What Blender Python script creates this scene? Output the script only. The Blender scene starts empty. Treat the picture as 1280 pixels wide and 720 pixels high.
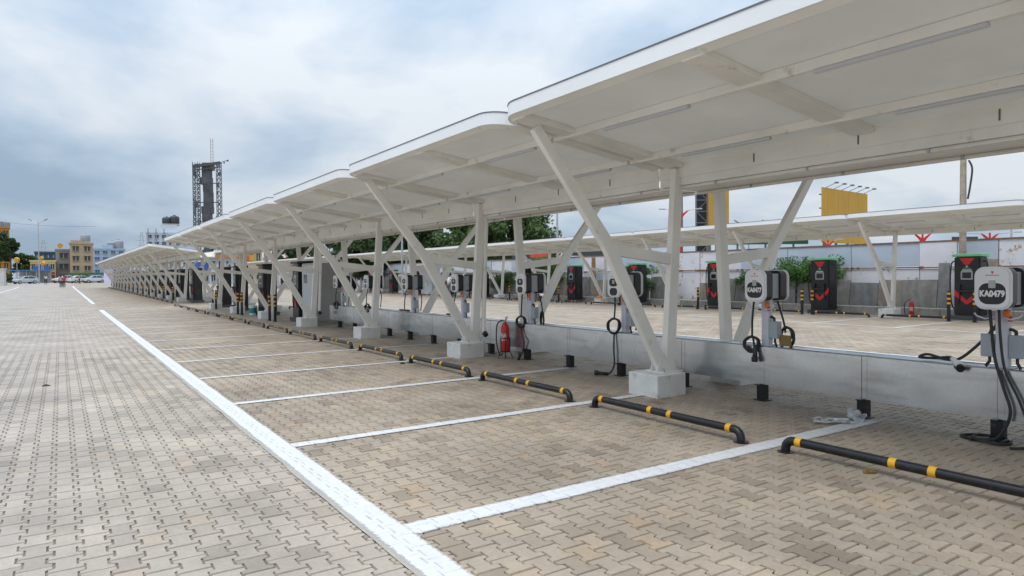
import bpy, bmesh, math, random
import numpy as np
from mathutils import Vector, Matrix
random.seed(7); rng = np.random.default_rng(7)
R = math.radians
scene = bpy.context.scene
C = scene.collection

# ------------------------------------------------------------------ camera
CAM_H = 1.55
YAW, PITCH, ROLL, FPX = 0.588457, -0.018977, -0.008684, 845.99     # focal length in pixels of a 1280 px wide frame
_fw = Vector((math.sin(YAW)*math.cos(PITCH), math.cos(YAW)*math.cos(PITCH), math.sin(PITCH)))
_rt = Vector((math.cos(YAW), -math.sin(YAW), 0)); _up = _rt.cross(_fw)
_r2 = _rt*math.cos(ROLL) + _up*math.sin(ROLL); _u2 = -_rt*math.sin(ROLL) + _up*math.cos(ROLL)
cam = bpy.data.cameras.new('camera'); cam_ob = bpy.data.objects.new('camera', cam); C.objects.link(cam_ob)
M = Matrix((( _r2.x, _u2.x, -_fw.x, 0), (_r2.y, _u2.y, -_fw.y, 0), (_r2.z, _u2.z, -_fw.z, CAM_H), (0, 0, 0, 1)))
cam_ob.matrix_world = M
cam.sensor_width = 36; cam.lens = 36*FPX/1280; cam.clip_start = .05; cam.clip_end = 3000
scene.camera = cam_ob

# ------------------------------------------------------------------ sky and sun
SUN_EL, SUN_AZ = R(66), R(-100)       # azimuth measured from +Y towards +X: the brighter side of the cloud deck is on the left
world = bpy.data.worlds.new('World'); scene.world = world; world.use_nodes = True
def build_world():
    nt = world.node_tree; nt.nodes.clear(); N = nt.nodes.new; L = nt.links.new
    out = N('ShaderNodeOutputWorld'); bg = N('ShaderNodeBackground'); bg.inputs['Strength'].default_value = .1
    sky = N('ShaderNodeTexSky'); sky.sky_type = 'NISHITA'; sky.sun_disc = False
    sky.sun_elevation = SUN_EL; sky.sun_rotation = SUN_AZ; sky.air_density = 1.2; sky.dust_density = 2.0
    tc = N('ShaderNodeTexCoord'); sep = N('ShaderNodeSeparateXYZ'); L(tc.outputs['Generated'], sep.inputs[0])
    def math_(op, a, b=None):
        n = N('ShaderNodeMath'); n.operation = op
        for i, v in enumerate((a, b)):
            if v is None: continue
            if isinstance(v, (int, float)): n.inputs[i].default_value = v
            else: L(v, n.inputs[i])
        return n.outputs[0]
    z = math_('MAXIMUM', sep.outputs['Z'], 0.0)
    zz = math_('ADD', z, .34)
    cx = math_('DIVIDE', sep.outputs['X'], zz); cy = math_('DIVIDE', sep.outputs['Y'], zz)
    comb = N('ShaderNodeCombineXYZ'); L(cx, comb.inputs[0]); L(cy, comb.inputs[1]); comb.inputs[2].default_value = 3.7
    def noise(scale, detail, rough, dist=0.0):
        n = N('ShaderNodeTexNoise'); n.inputs['Scale'].default_value = scale; n.inputs['Detail'].default_value = detail
        n.inputs['Roughness'].default_value = rough; n.inputs['Distortion'].default_value = dist
        L(comb.outputs[0], n.inputs['Vector']); return n.outputs['Fac']
    n1 = noise(1.0, 7, .52, .3); n2 = noise(2.4, 6, .52, .3)
    mixn = math_('ADD', math_('MULTIPLY', n1, .68), math_('MULTIPLY', n2, .32))
    ramp = N('ShaderNodeValToRGB'); L(mixn, ramp.inputs[0])
    e = ramp.color_ramp.elements
    e[0].position = .385; e[0].color = (3.3, 4.4, 5.8, 1)
    e[1].position = .575; e[1].color = (7.6, 8.1, 8.65, 1)
    m = ramp.color_ramp.elements.new(.47); m.color = (4.9, 6.0, 7.3, 1)
    # an overcast deck is brighter overhead than at the horizon
    up = math_('ADD', 1.0, math_('MULTIPLY', math_('MULTIPLY', z, z), 2.6))
    sc = N('ShaderNodeVectorMath'); sc.operation = 'SCALE'; L(ramp.outputs[0], sc.inputs[0]); L(up, sc.inputs['Scale'])
    mx = N('ShaderNodeMixRGB'); mx.inputs[0].default_value = .88; L(sky.outputs[0], mx.inputs[1]); L(sc.outputs[0], mx.inputs[2])
    L(mx.outputs[0], bg.inputs[0]); L(bg.outputs[0], out.inputs[0])
build_world()
sun = bpy.data.lights.new('sun', 'SUN'); sun.energy = 1.5; sun.angle = R(34); sun.color = (1, .95, .88)
sun_ob = bpy.data.objects.new('sun', sun); C.objects.link(sun_ob)
sd = Vector((math.sin(SUN_AZ)*math.cos(SUN_EL), math.cos(SUN_AZ)*math.cos(SUN_EL), math.sin(SUN_EL)))
sun_ob.rotation_euler = sd.to_track_quat('Z', 'Y').to_euler()
vs = scene.view_settings; vs.view_transform = 'Standard'; vs.look = 'None'; vs.gamma = 1; vs.use_curve_mapping = False
vs.exposure = 0.0

# ------------------------------------------------------------------ helpers
def W(u, v, depth):                      # photograph pixel (1280 x 720) at a given distance along the view axis -> world point
    return Vector((0, 0, CAM_H)) + depth*(_fw + _r2*((u-640)/FPX) - _u2*((v-360)/FPX))
def zg(y): return .0035*max(0, y-35) + .006*max(0, y-112)            # the yard rises gently away from the camera
def ground_at(u, depth):
    p = W(u, 345, depth); return Vector((p.x, p.y, zg(p.y)))
ORD = ['first', 'second', 'third', 'fourth', 'fifth', 'sixth', 'seventh', 'eighth', 'ninth', 'tenth', 'eleventh', 'twelfth', 'thirteenth',
       'fourteenth', 'fifteenth', 'sixteenth', 'seventeenth', 'eighteenth', 'nineteenth', 'twentieth', 'twenty-first', 'twenty-second',
       'twenty-third', 'twenty-fourth', 'twenty-fifth', 'twenty-sixth', 'twenty-seventh', 'twenty-eighth', 'twenty-ninth', 'thirtieth']
ORD += ['thirty-'+o for o in ORD[:9]]+['fortieth']+['forty-'+o for o in ORD[:9]]+['fiftieth']+['fifty-'+o for o in ORD[:9]]

MATS = {}
def mat(name, col, rough=.5, metal=0.0, var=.12, scale=3.0, bump=0.0, bscale=60.0, dirt=None, dirt_amt=0.0, spec=.5, emit=None, coat=0.0, alpha=None, trans=0.0):
    if name in MATS: return MATS[name]
    m = bpy.data.materials.new(name); m.use_nodes = True; nt = m.node_tree; N = nt.nodes.new; L = nt.links.new
    b = nt.nodes['Principled BSDF']; b.inputs['Roughness'].default_value = rough; b.inputs['Metallic'].default_value = metal
    b.inputs['Specular IOR Level'].default_value = spec; b.inputs['Coat Weight'].default_value = coat
    b.inputs['Transmission Weight'].default_value = trans
    tc = N('ShaderNodeTexCoord')
    n = N('ShaderNodeTexNoise'); n.inputs['Scale'].default_value = scale; n.inputs['Detail'].default_value = 6; L(tc.outputs['Object'], n.inputs['Vector'])
    mr = N('ShaderNodeMapRange'); mr.inputs[1].default_value = .3; mr.inputs[2].default_value = .7; mr.inputs[3].default_value = 1-var; mr.inputs[4].default_value = 1+var
    L(n.outputs['Fac'], mr.inputs[0])
    sc = N('ShaderNodeVectorMath'); sc.operation = 'SCALE'; sc.inputs[0].default_value = col[:3]; L(mr.outputs[0], sc.inputs['Scale'])
    last = sc.outputs[0]
    if dirt is not None:
        n2 = N('ShaderNodeTexNoise'); n2.inputs['Scale'].default_value = scale*2.3; n2.inputs['Detail'].default_value = 8; n2.inputs['Roughness'].default_value = .65
        L(tc.outputs['Object'], n2.inputs['Vector'])
        r2 = N('ShaderNodeMapRange'); r2.inputs[1].default_value = .66-.3*dirt_amt; r2.inputs[2].default_value = .74-.15*dirt_amt; L(n2.outputs['Fac'], r2.inputs[0])
        mx = N('ShaderNodeMixRGB'); L(r2.outputs[0], mx.inputs[0]); L(last, mx.inputs[1]); mx.inputs[2].default_value = (*dirt, 1); last = mx.outputs[0]
    L(last, b.inputs['Base Color'])
    if bump:
        n3 = N('ShaderNodeTexNoise'); n3.inputs['Scale'].default_value = bscale; n3.inputs['Detail'].default_value = 4; L(tc.outputs['Object'], n3.inputs['Vector'])
        bp = N('ShaderNodeBump'); bp.inputs['Strength'].default_value = bump; bp.inputs['Distance'].default_value = .01; L(n3.outputs['Fac'], bp.inputs['Height']); L(bp.outputs[0], b.inputs['Normal'])
    if emit: b.inputs['Emission Color'].default_value = (*emit, 1); b.inputs['Emission Strength'].default_value = 1
    MATS[name] = m; return m

class MB:
    """collects shapes into one mesh"""
    def __init__(s): s.v = []; s.f = []
    def add(s, v, f):
        o = len(s.v); s.v += [tuple(p) for p in v]; s.f += [tuple(i+o for i in q) for q in f]; return s
    def box(s, c, d, rz=0.0):
        x, y, z = d[0]/2, d[1]/2, d[2]/2; ca, sa = math.cos(rz), math.sin(rz)
        v = []
        for k in (-z, z):
            for i, j in ((-x, -y), (x, -y), (x, y), (-x, y)): v.append((c[0]+i*ca-j*sa, c[1]+i*sa+j*ca, c[2]+k))
        return s.add(v, [(3, 2, 1, 0), (4, 5, 6, 7), (0, 1, 5, 4), (1, 2, 6, 5), (2, 3, 7, 6), (3, 0, 4, 7)])
    def beam(s, p, q, w, h, side=(0, 1, 0), w2=None, h2=None):       # w along side, h across
        p, q = Vector(p), Vector(q); d = (q-p).normalized(); a = Vector(side); a = (a-d*a.dot(d)).normalized(); b = d.cross(a)
        w2 = w if w2 is None else w2; h2 = h if h2 is None else h2; v = []
        for c, ww, hh in ((p, w, h), (q, w2, h2)):
            for i, j in ((-1, -1), (1, -1), (1, 1), (-1, 1)): v.append(c+a*(i*ww/2)+b*(j*hh/2))
        return s.add(v, [(3, 2, 1, 0), (4, 5, 6, 7), (0, 1, 5, 4), (1, 2, 6, 5), (2, 3, 7, 6), (3, 0, 4, 7)])
    def tube(s, pts, r, n=8, cap=True):
        pts = [Vector(p) for p in pts]; k = len(pts); rr = r if isinstance(r, (list, tuple)) else [r]*k
        t0 = (pts[1]-pts[0]).normalized(); a = t0.orthogonal().normalized(); v = []; f = []
        for i, p in enumerate(pts):
            t = (pts[min(i+1, k-1)]-pts[max(i-1, 0)])
            if t.length > 1e-9: t.normalize()
            a = a-t*a.dot(t)
            a = t.orthogonal().normalized() if a.length < 1e-6 else a.normalized()
            b = t.cross(a)
            for j in range(n):
                an = 2*math.pi*j/n; v.append(p+a*(math.cos(an)*rr[i])+b*(math.sin(an)*rr[i]))
        for i in range(k-1):
            for j in range(n): f.append((i*n+j, i*n+(j+1) % n, (i+1)*n+(j+1) % n, (i+1)*n+j))
        if cap: f.append(tuple(range(n-1, -1, -1))); f.append(tuple((k-1)*n+j for j in range(n)))
        return s.add(v, f)
    def lathe(s, prof, c=(0, 0, 0), n=16):
        v = []; f = []
        for r, z in prof:
            for j in range(n): an = 2*math.pi*j/n; v.append((c[0]+r*math.cos(an), c[1]+r*math.sin(an), c[2]+z))
        for i in range(len(prof)-1):
            for j in range(n): f.append((i*n+j, i*n+(j+1) % n, (i+1)*n+(j+1) % n, (i+1)*n+j))
        f.append(tuple(range(n-1, -1, -1))); f.append(tuple((len(prof)-1)*n+j for j in range(n)))
        return s.add(v, f)
    def prism(s, poly, fn, t0, t1):            # poly of (a, b); fn(a, b, t) -> xyz
        n = len(poly); v = [fn(a, b, t0) for a, b in poly]+[fn(a, b, t1) for a, b in poly]
        f = [tuple(range(n-1, -1, -1)), tuple(range(n, 2*n))]+[(i, (i+1) % n, n+(i+1) % n, n+i) for i in range(n)]
        return s.add(v, f)
    def mesh(s, name, bevel=0.0, smooth=False, seg=1):
        me = bpy.data.meshes.new(name); me.from_pydata(s.v, [], s.f)
        bm = bmesh.new(); bm.from_mesh(me); bmesh.ops.recalc_face_normals(bm, faces=bm.faces)
        if bevel:
            ed = [e for e in bm.edges if len(e.link_faces) == 2 and e.calc_face_angle(0) > .5]
            bmesh.ops.bevel(bm, geom=ed, offset=bevel, segments=seg, affect='EDGES', clamp_overlap=True)
        if smooth:
            for f in bm.faces: f.smooth = True
            for e in bm.edges:
                if len(e.link_faces) == 2 and e.calc_face_angle(0) > .7: e.smooth = False
        bm.to_mesh(me); bm.free(); return me
    def build(s, name, m, parent=None, bevel=0.0, smooth=False, loc=None, seg=1):
        return link(name, s.mesh(name, bevel, smooth, seg), m, parent, loc)
def link(name, me, m, parent=None, loc=None):
    if m is not None and not me.materials: me.materials.append(m)
    o = bpy.data.objects.new(name, me); C.objects.link(o)
    if parent is not None: o.parent = parent
    if loc is not None: o.location = loc
    return o
def tag(o, label, cat, group=None, kind=None):
    o['label'] = label
    o['category'] = cat
    if group: o['group'] = group
    if kind: o['kind'] = kind
    return o
def struct(o, kind='structure'):
    o['kind'] = kind; return o
def thing(name, label, cat, loc=(0, 0, 0), rz=0.0, group=None):
    o = bpy.data.objects.new(name, None); C.objects.link(o); o.empty_display_size = .2
    o.location = loc; o.rotation_euler = (0, 0, rz); return tag(o, label, cat, group)
KIDS = {}
def copy_tree(o, parent=None):
    c = o.copy(); C.objects.link(c); c.parent = parent
    for ch in o.children: copy_tree(ch, c)
    return c
def place(proto, used, loc, rz, label, group=None):
    o = proto if not used else copy_tree(proto)
    o.location = loc; o.rotation_euler = (0, 0, rz); o['label'] = label
    if group: o['group'] = group
    return o
def rrect(w, h, r, n=6):
    p = []
    for cx, cy, a0 in ((w/2-r, h/2-r, 0), (-w/2+r, h/2-r, 90), (-w/2+r, -h/2+r, 180), (w/2-r, -h/2+r, 270)):
        for i in range(n+1):
            a = R(a0+90*i/n); p.append((cx+r*math.cos(a), cy+r*math.sin(a)))
    return p
def text_mesh(txt, size, depth=.002, bold=.0):
    cu = bpy.data.curves.new('lettering', 'FONT'); cu.body = txt; cu.size = size; cu.extrude = depth; cu.offset = bold
    cu.align_x = 'CENTER'; cu.align_y = 'CENTER'; cu.resolution_u = 3
    o = bpy.data.objects.new('lettering_tmp', cu); C.objects.link(o)
    dg = bpy.context.evaluated_depsgraph_get(); me = bpy.data.meshes.new_from_object(o.evaluated_get(dg))
    bpy.data.objects.remove(o); bpy.data.curves.remove(cu); return me
def smooth_path(pts, n=6):
    pts = [Vector(p) for p in pts]; out = []
    for i in range(len(pts)-1):
        p0 = pts[max(i-1, 0)]; p1 = pts[i]; p2 = pts[i+1]; p3 = pts[min(i+2, len(pts)-1)]
        for k in range(n):
            t = k/n; out.append(.5*((2*p1)+(p2-p0)*t+(2*p0-5*p1+4*p2-p3)*t*t+(3*p1-p0-3*p2+p3)*t**3))
    out.append(pts[-1]); return out

# ------------------------------------------------------------------ materials
white = mat('white_steel_paint', (.80, .775, .715), .42, var=.08, scale=1.6, dirt=(.54, .50, .43), dirt_amt=.12, bump=.05, bscale=30)
panel_w = mat('roof_panel_white', (.80, .785, .745), .5, var=.10, scale=1.1)
def translucent_sheet():
    nt = panel_w.node_tree; b = nt.nodes['Principled BSDF']; tr = nt.nodes.new('ShaderNodeBsdfTranslucent'); tr.inputs[0].default_value = (.8, .8, .77, 1)
    ms = nt.nodes.new('ShaderNodeMixShader'); ms.inputs[0].default_value = .22; nt.links.new(b.outputs[0], ms.inputs[1]); nt.links.new(tr.outputs[0], ms.inputs[2]); nt.links.new(ms.outputs[0], nt.nodes['Material Output'].inputs[0])
translucent_sheet()
fascia_w = mat('fascia_white', (.80, .81, .82), .35, var=.04, scale=1.0)
dark_trim = mat('dark_trim', (.12, .13, .15), .5)
concrete_w = mat('painted_concrete', (.66, .66, .64), .8, var=.1, scale=4, dirt=(.42, .38, .33), dirt_amt=.3, bump=.35, bscale=45)
concrete = mat('raw_concrete', (.36, .34, .31), .9, var=.18, scale=5, bump=.5, bscale=40, dirt=(.22, .2, .17), dirt_amt=.4)
black = mat('black_paint', (.009, .009, .011), .36, var=.3, scale=8, dirt=(.09, .075, .06), dirt_amt=.2)
rubber = mat('black_rubber', (.02, .02, .021), .55, var=.2, scale=10)
plastic_k = mat('black_plastic', (.015, .015, .017), .38, var=.1)
plastic_w = mat('white_plastic', (.76, .77, .78), .35, var=.04, scale=6)
post_w = mat('post_lavender_white', (.6, .6, .66), .45, var=.06, scale=6, dirt=(.4, .38, .36), dirt_amt=.1)
gloss_k = mat('black_gloss_panel', (.008, .008, .01), .12, var=.05)
grey_box = mat('grey_enclosure', (.36, .4, .43), .45, var=.06)
cab_grey = mat('cabinet_grey', (.33, .33, .32), .5, var=.05, scale=2)
cab_light = mat('cabinet_light_grey', (.5, .53, .55), .5, var=.05, scale=2)
yellow = mat('yellow_band', (.72, .37, .015), .5, var=.1, scale=20)
orange = mat('orange_plastic', (.75, .2, .02), .45, var=.1)
red = mat('red_paint', (.5, .018, .02), .35, var=.1, scale=6)
red_flat = mat('red_graphic', (.62, .022, .03), .45, var=.08)
green = mat('green_top', (.22, .72, .34), .4, var=.06)
green_dark = mat('green_mark', (.03, .3, .14), .5)
screen = mat('screen_dark', (.02, .022, .025), .08)
screen_rim = mat('screen_rim', (.4, .42, .42), .4)
letter_w = mat('white_lettering', (.8, .8, .8), .5, var=.02)
tube_m = mat('tube_light_off', (.55, .55, .58), .3, var=.03)
teal = mat('teal_print', (.02, .28, .3), .5)
wood = mat('weathered_pole', (.3, .25, .19), .85, var=.25, scale=6, bump=.4, bscale=30)
steel = mat('galvanised_pole', (.42, .44, .47), .45, metal=.6, var=.1)
rust = mat('rusty_rail', (.2, .1, .05), .8, var=.35, scale=8)
glass = mat('window_glass', (.04, .05, .06), .08, var=.2, scale=2)

def galv():
    m = bpy.data.materials.new('galvanised_sheet'); m.use_nodes = True; nt = m.node_tree; N = nt.nodes.new; L = nt.links.new
    b = nt.nodes['Principled BSDF']; b.inputs['Metallic'].default_value = .88
    tc = N('ShaderNodeTexCoord'); mp = N('ShaderNodeMapping'); mp.inputs['Scale'].default_value = (1, 1, 1); L(tc.outputs['Object'], mp.inputs[0])
    v = N('ShaderNodeTexVoronoi'); v.inputs['Scale'].default_value = 55; L(mp.outputs[0], v.inputs['Vector'])
    n = N('ShaderNodeTexNoise'); n.inputs['Scale'].default_value = 1.4; n.inputs['Detail'].default_value = 2; L(mp.outputs[0], n.inputs['Vector'])
    mp2 = N('ShaderNodeMapping'); mp2.inputs['Scale'].default_value = (1, .8, 7); L(tc.outputs['Object'], mp2.inputs[0])
    n2 = N('ShaderNodeTexNoise'); n2.inputs['Scale'].default_value = 1.5; n2.inputs['Detail'].default_value = 6; L(mp2.outputs[0], n2.inputs['Vector'])
    a = N('ShaderNodeMixRGB'); a.inputs[1].default_value = (.50, .58, .63, 1); a.inputs[2].default_value = (.60, .68, .73, 1); L(n.outputs['Fac'], a.inputs[0])
    s = N('ShaderNodeMapRange'); s.inputs[1].default_value = .55; s.inputs[2].default_value = .8; s.inputs[3].default_value = 0; s.inputs[4].default_value = .45; L(n2.outputs['Fac'], s.inputs[0])
    d = N('ShaderNodeMixRGB'); L(s.outputs[0], d.inputs[0]); L(a.outputs[0], d.inputs[1]); d.inputs[2].default_value = (.16, .17, .18, 1)
    sp = N('ShaderNodeMixRGB'); sp.blend_type = 'OVERLAY'; sp.inputs[0].default_value = .10; L(d.outputs[0], sp.inputs[1]); L(v.outputs['Color'], sp.inputs[2])
    hs = N('ShaderNodeHueSaturation'); hs.inputs['Saturation'].default_value = .5; L(sp.outputs[0], hs.inputs['Color'])
    L(hs.outputs[0], b.inputs['Base Color'])
    r = N('ShaderNodeMapRange'); r.inputs[3].default_value = .16; r.inputs[4].default_value = .32; L(n.outputs['Fac'], r.inputs[0]); L(r.outputs[0], b.inputs['Roughness'])
    bp = N('ShaderNodeBump'); bp.inputs['Strength'].default_value = .2; bp.inputs['Distance'].default_value = .1; L(n.outputs['Fac'], bp.inputs['Height']); L(bp.outputs[0], b.inputs['Normal'])
    return m
galv_m = galv()

# paver pattern shared by geometry and by the far sheet
PP, PL = .142, .2
def paver_mat(name, source, painted=False, cemented=False):
    """source: 'attr' (per paver colour attribute), 'object' (object random), 'sheet' (joints drawn because the pavers are too far to tell apart)"""
    m = bpy.data.materials.new(name); m.use_nodes = True; nt = m.node_tree; N = nt.nodes.new; L = nt.links.new
    b = nt.nodes['Principled BSDF']; b.inputs['Roughness'].default_value = .62; b.inputs['Specular IOR Level'].default_value = .5
    geo = N('ShaderNodeNewGeometry'); pos = geo.outputs['Position']
    sep = N('ShaderNodeSeparateXYZ'); L(pos, sep.inputs[0])
    def mt(op, a, c=None, d=None):
        n = N('ShaderNodeMath'); n.operation = op
        for i, v in enumerate((a, c, d)):
            if v is None: continue
            if isinstance(v, (int, float)): n.inputs[i].default_value = v
            else: L(v, n.inputs[i])
        return n.outputs[0]
    def noise(scale, detail=5, rough=.55, vec=None):
        n = N('ShaderNodeTexNoise'); n.inputs['Scale'].default_value = scale; n.inputs['Detail'].default_value = detail; n.inputs['Roughness'].default_value = rough
        L(vec or pos, n.inputs['Vector']); return n
    joint = None
    if source != 'attr' and source != 'object':
        x, y = mt('ADD', sep.outputs['X'], PP/2), sep.outputs['Y']
        k = mt('ROUND', mt('DIVIDE', x, PP)); par = mt('SUBTRACT', mt('MULTIPLY', mt('FLOORED_MODULO', k, 2), 2), 1)
        sq = mt('SIGN', mt('SINE', mt('MULTIPLY', mt('ADD', y, .05), 2*math.pi/PL)))
        bx = mt('ADD', mt('SUBTRACT', x, mt('MULTIPLY', k, PP)), mt('MULTIPLY', mt('MULTIPLY', par, sq), .0175))
        jx = mt('LESS_THAN', mt('ABSOLUTE', bx), .007)
        col = mt('FLOOR', mt('DIVIDE', mt('ADD', x, 0), PP))
        yo = mt('DIVIDE', mt('ADD', y, mt('MULTIPLY', mt('SUBTRACT', 1, mt('FLOORED_MODULO', col, 2)), PL/2)), PL)
        fy = mt('ABSOLUTE', mt('SUBTRACT', yo, mt('ROUND', yo)))
        jy = mt('LESS_THAN', fy, .022)
        joint = mt('MAXIMUM', jx, mt('MULTIPLY', jy, .8))
        cell = N('ShaderNodeCombineXYZ'); L(col, cell.inputs[0]); L(mt('ROUND', yo), cell.inputs[1])
        wn = N('ShaderNodeTexWhiteNoise'); wn.noise_dimensions = '3D'; L(cell.outputs[0], wn.inputs['Vector']); rnd = wn.outputs['Value']
    elif source == 'attr':
        at = N('ShaderNodeAttribute'); at.attribute_name = 'tint'; rnd = at.outputs['Fac']
    else:
        oi = N('ShaderNodeObjectInfo'); rnd = oi.outputs['Random']
    ramp = N('ShaderNodeValToRGB'); L(rnd, ramp.inputs[0]); cr = ramp.color_ramp
    cr.elements[0].position = 0; cr.elements[0].color = (.24, .19, .142, 1)
    cr.elements[1].position = 1; cr.elements[1].color = (.41, .34, .262, 1)
    for p_, c_ in ((.2, (.335, .272, .207)), (.5, (.35, .285, .215)), (.7, (.335, .28, .22)), (.93, (.365, .298, .225)), (.975, (.37, .275, .185))):
        el = cr.elements.new(p_); el.color = (*c_, 1)
    # drive aisle was laid with greyer pavers than the bays
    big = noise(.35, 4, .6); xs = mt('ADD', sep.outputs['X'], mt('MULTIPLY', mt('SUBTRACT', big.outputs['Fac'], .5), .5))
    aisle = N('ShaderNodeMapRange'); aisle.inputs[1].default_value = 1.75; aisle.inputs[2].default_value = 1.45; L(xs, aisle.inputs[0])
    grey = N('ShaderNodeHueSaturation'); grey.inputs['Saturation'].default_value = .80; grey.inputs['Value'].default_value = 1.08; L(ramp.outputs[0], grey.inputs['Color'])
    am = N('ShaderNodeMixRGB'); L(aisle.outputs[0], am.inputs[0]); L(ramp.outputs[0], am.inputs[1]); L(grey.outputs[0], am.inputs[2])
    sky_sheen = N('ShaderNodeMapRange'); sky_sheen.inputs[1].default_value = 1.2; sky_sheen.inputs[2].default_value = -2.5; sky_sheen.inputs[4].default_value = .45; L(xs, sky_sheen.inputs[0])  # sheen of the sky painted into the paver colour, stronger towards the left
    cm = N('ShaderNodeMixRGB'); L(sky_sheen.outputs[0], cm.inputs[0]); L(am.outputs[0], cm.inputs[1]); cm.inputs[2].default_value = (.34, .318, .305, 1); am = cm
    # patches: dusty, damp, tyre-rubbed
    pn = noise(.8, 8, .62); r1 = N('ShaderNodeMapRange'); r1.inputs[1].default_value = .3; r1.inputs[2].default_value = .7; r1.inputs[3].default_value = .70; r1.inputs[4].default_value = 1.20; L(pn.outputs['Fac'], r1.inputs[0])
    fn = noise(38, 6, .65); r2 = N('ShaderNodeMapRange'); r2.inputs[1].default_value = .25; r2.inputs[2].default_value = .75; r2.inputs[3].default_value = .86; r2.inputs[4].default_value = 1.12; L(fn.outputs['Fac'], r2.inputs[0])
    sc = N('ShaderNodeVectorMath'); sc.operation = 'SCALE'; L(am.outputs[0], sc.inputs[0]); L(mt('MULTIPLY', r1.outputs[0], r2.outputs[0]), sc.inputs['Scale'])
    st = noise(2.6, 9, .7); r3 = N('ShaderNodeMapRange'); r3.inputs[1].default_value = .60; r3.inputs[2].default_value = .78; r3.inputs[3].default_value = 0; r3.inputs[4].default_value = .55; L(st.outputs['Fac'], r3.inputs[0])
    dm = N('ShaderNodeMixRGB'); L(r3.outputs[0], dm.inputs[0]); L(sc.outputs[0], dm.inputs[1]); dm.inputs[2].default_value = (.15, .12, .09, 1)
    last = dm.outputs[0]; h = fn.outputs['Fac']
    if joint is not None:
        jm = N('ShaderNodeMixRGB'); L(mt('MULTIPLY', joint, .62), jm.inputs[0]); L(last, jm.inputs[1]); jm.inputs[2].default_value = (.12, .10, .08, 1); last = jm.outputs[0]
        h = mt('SUBTRACT', h, mt('MULTIPLY', joint, 2.0))
    if painted or cemented:
        w_ = noise(26, 7, .7); r4 = N('ShaderNodeMapRange'); r4.inputs[1].default_value = .60; r4.inputs[2].default_value = .74; r4.inputs[3].default_value = 0; r4.inputs[4].default_value = .75; L(w_.outputs['Fac'], r4.inputs[0])
        pw = N('ShaderNodeMixRGB'); L(mt('MULTIPLY', joint, .3), pw.inputs[0]); pw.inputs[1].default_value = (.62, .625, .635, 1) if painted else (.36, .33, .29, 1); pw.inputs[2].default_value = (.45, .45, .45, 1)
        pn2 = noise(5, 6, .6); r5 = N('ShaderNodeMapRange'); r5.inputs[3].default_value = .84; r5.inputs[4].default_value = 1.08; L(pn2.outputs['Fac'], r5.inputs[0])
        s2 = N('ShaderNodeVectorMath'); s2.operation = 'SCALE'; L(pw.outputs[0], s2.inputs[0]); L(r5.outputs[0], s2.inputs['Scale'])
        mm = N('ShaderNodeMixRGB'); L(mt('MULTIPLY', r4.outputs[0], .45), mm.inputs[0]); L(s2.outputs[0], mm.inputs[1]); L(last, mm.inputs[2]); last = mm.outputs[0]
    if painted:
        ea = N('ShaderNodeAttribute'); ea.attribute_name = 'edge'
        en = noise(34, 7, .72); al = mt('ADD', mt('MULTIPLY', ea.outputs['Fac'], 2.6), mt('MULTIPLY', mt('SUBTRACT', en.outputs['Fac'], .5), 3.0))
        jn = noise(7, 4, .6); jr = N('ShaderNodeMapRange'); jr.inputs[1].default_value = .40; jr.inputs[2].default_value = .75; L(jn.outputs['Fac'], jr.inputs[0])
        al = mt('SUBTRACT', mt('MINIMUM', mt('MAXIMUM', al, 0), 1), mt('MULTIPLY', mt('MULTIPLY', joint, jr.outputs[0]), .38))
        al = mt('SUBTRACT', al, mt('MULTIPLY', r4.outputs[0], .35)); al = mt('MINIMUM', mt('MAXIMUM', al, 0), 1)
        tr = N('ShaderNodeBsdfTransparent'); ms = N('ShaderNodeMixShader'); L(al, ms.inputs[0]); L(tr.outputs[0], ms.inputs[1]); L(b.outputs[0], ms.inputs[2]); L(ms.outputs[0], nt.nodes['Material Output'].inputs[0])
    L(last, b.inputs['Base Color'])
    bp = N('ShaderNodeBump'); bp.inputs['Strength'].default_value = .5; bp.inputs['Distance'].default_value = .004; L(h, bp.inputs['Height']); L(bp.outputs[0], b.inputs['Normal'])
    return m
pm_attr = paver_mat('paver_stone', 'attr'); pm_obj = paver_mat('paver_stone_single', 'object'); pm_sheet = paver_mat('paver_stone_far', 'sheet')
pm_line = paver_mat('white_road_paint', 'sheet', painted=True); pm_cem = paver_mat('cement_edge', 'sheet', cemented=True)
sand = mat('joint_sand', (.08, .062, .045), .95, var=.3, scale=9)

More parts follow.
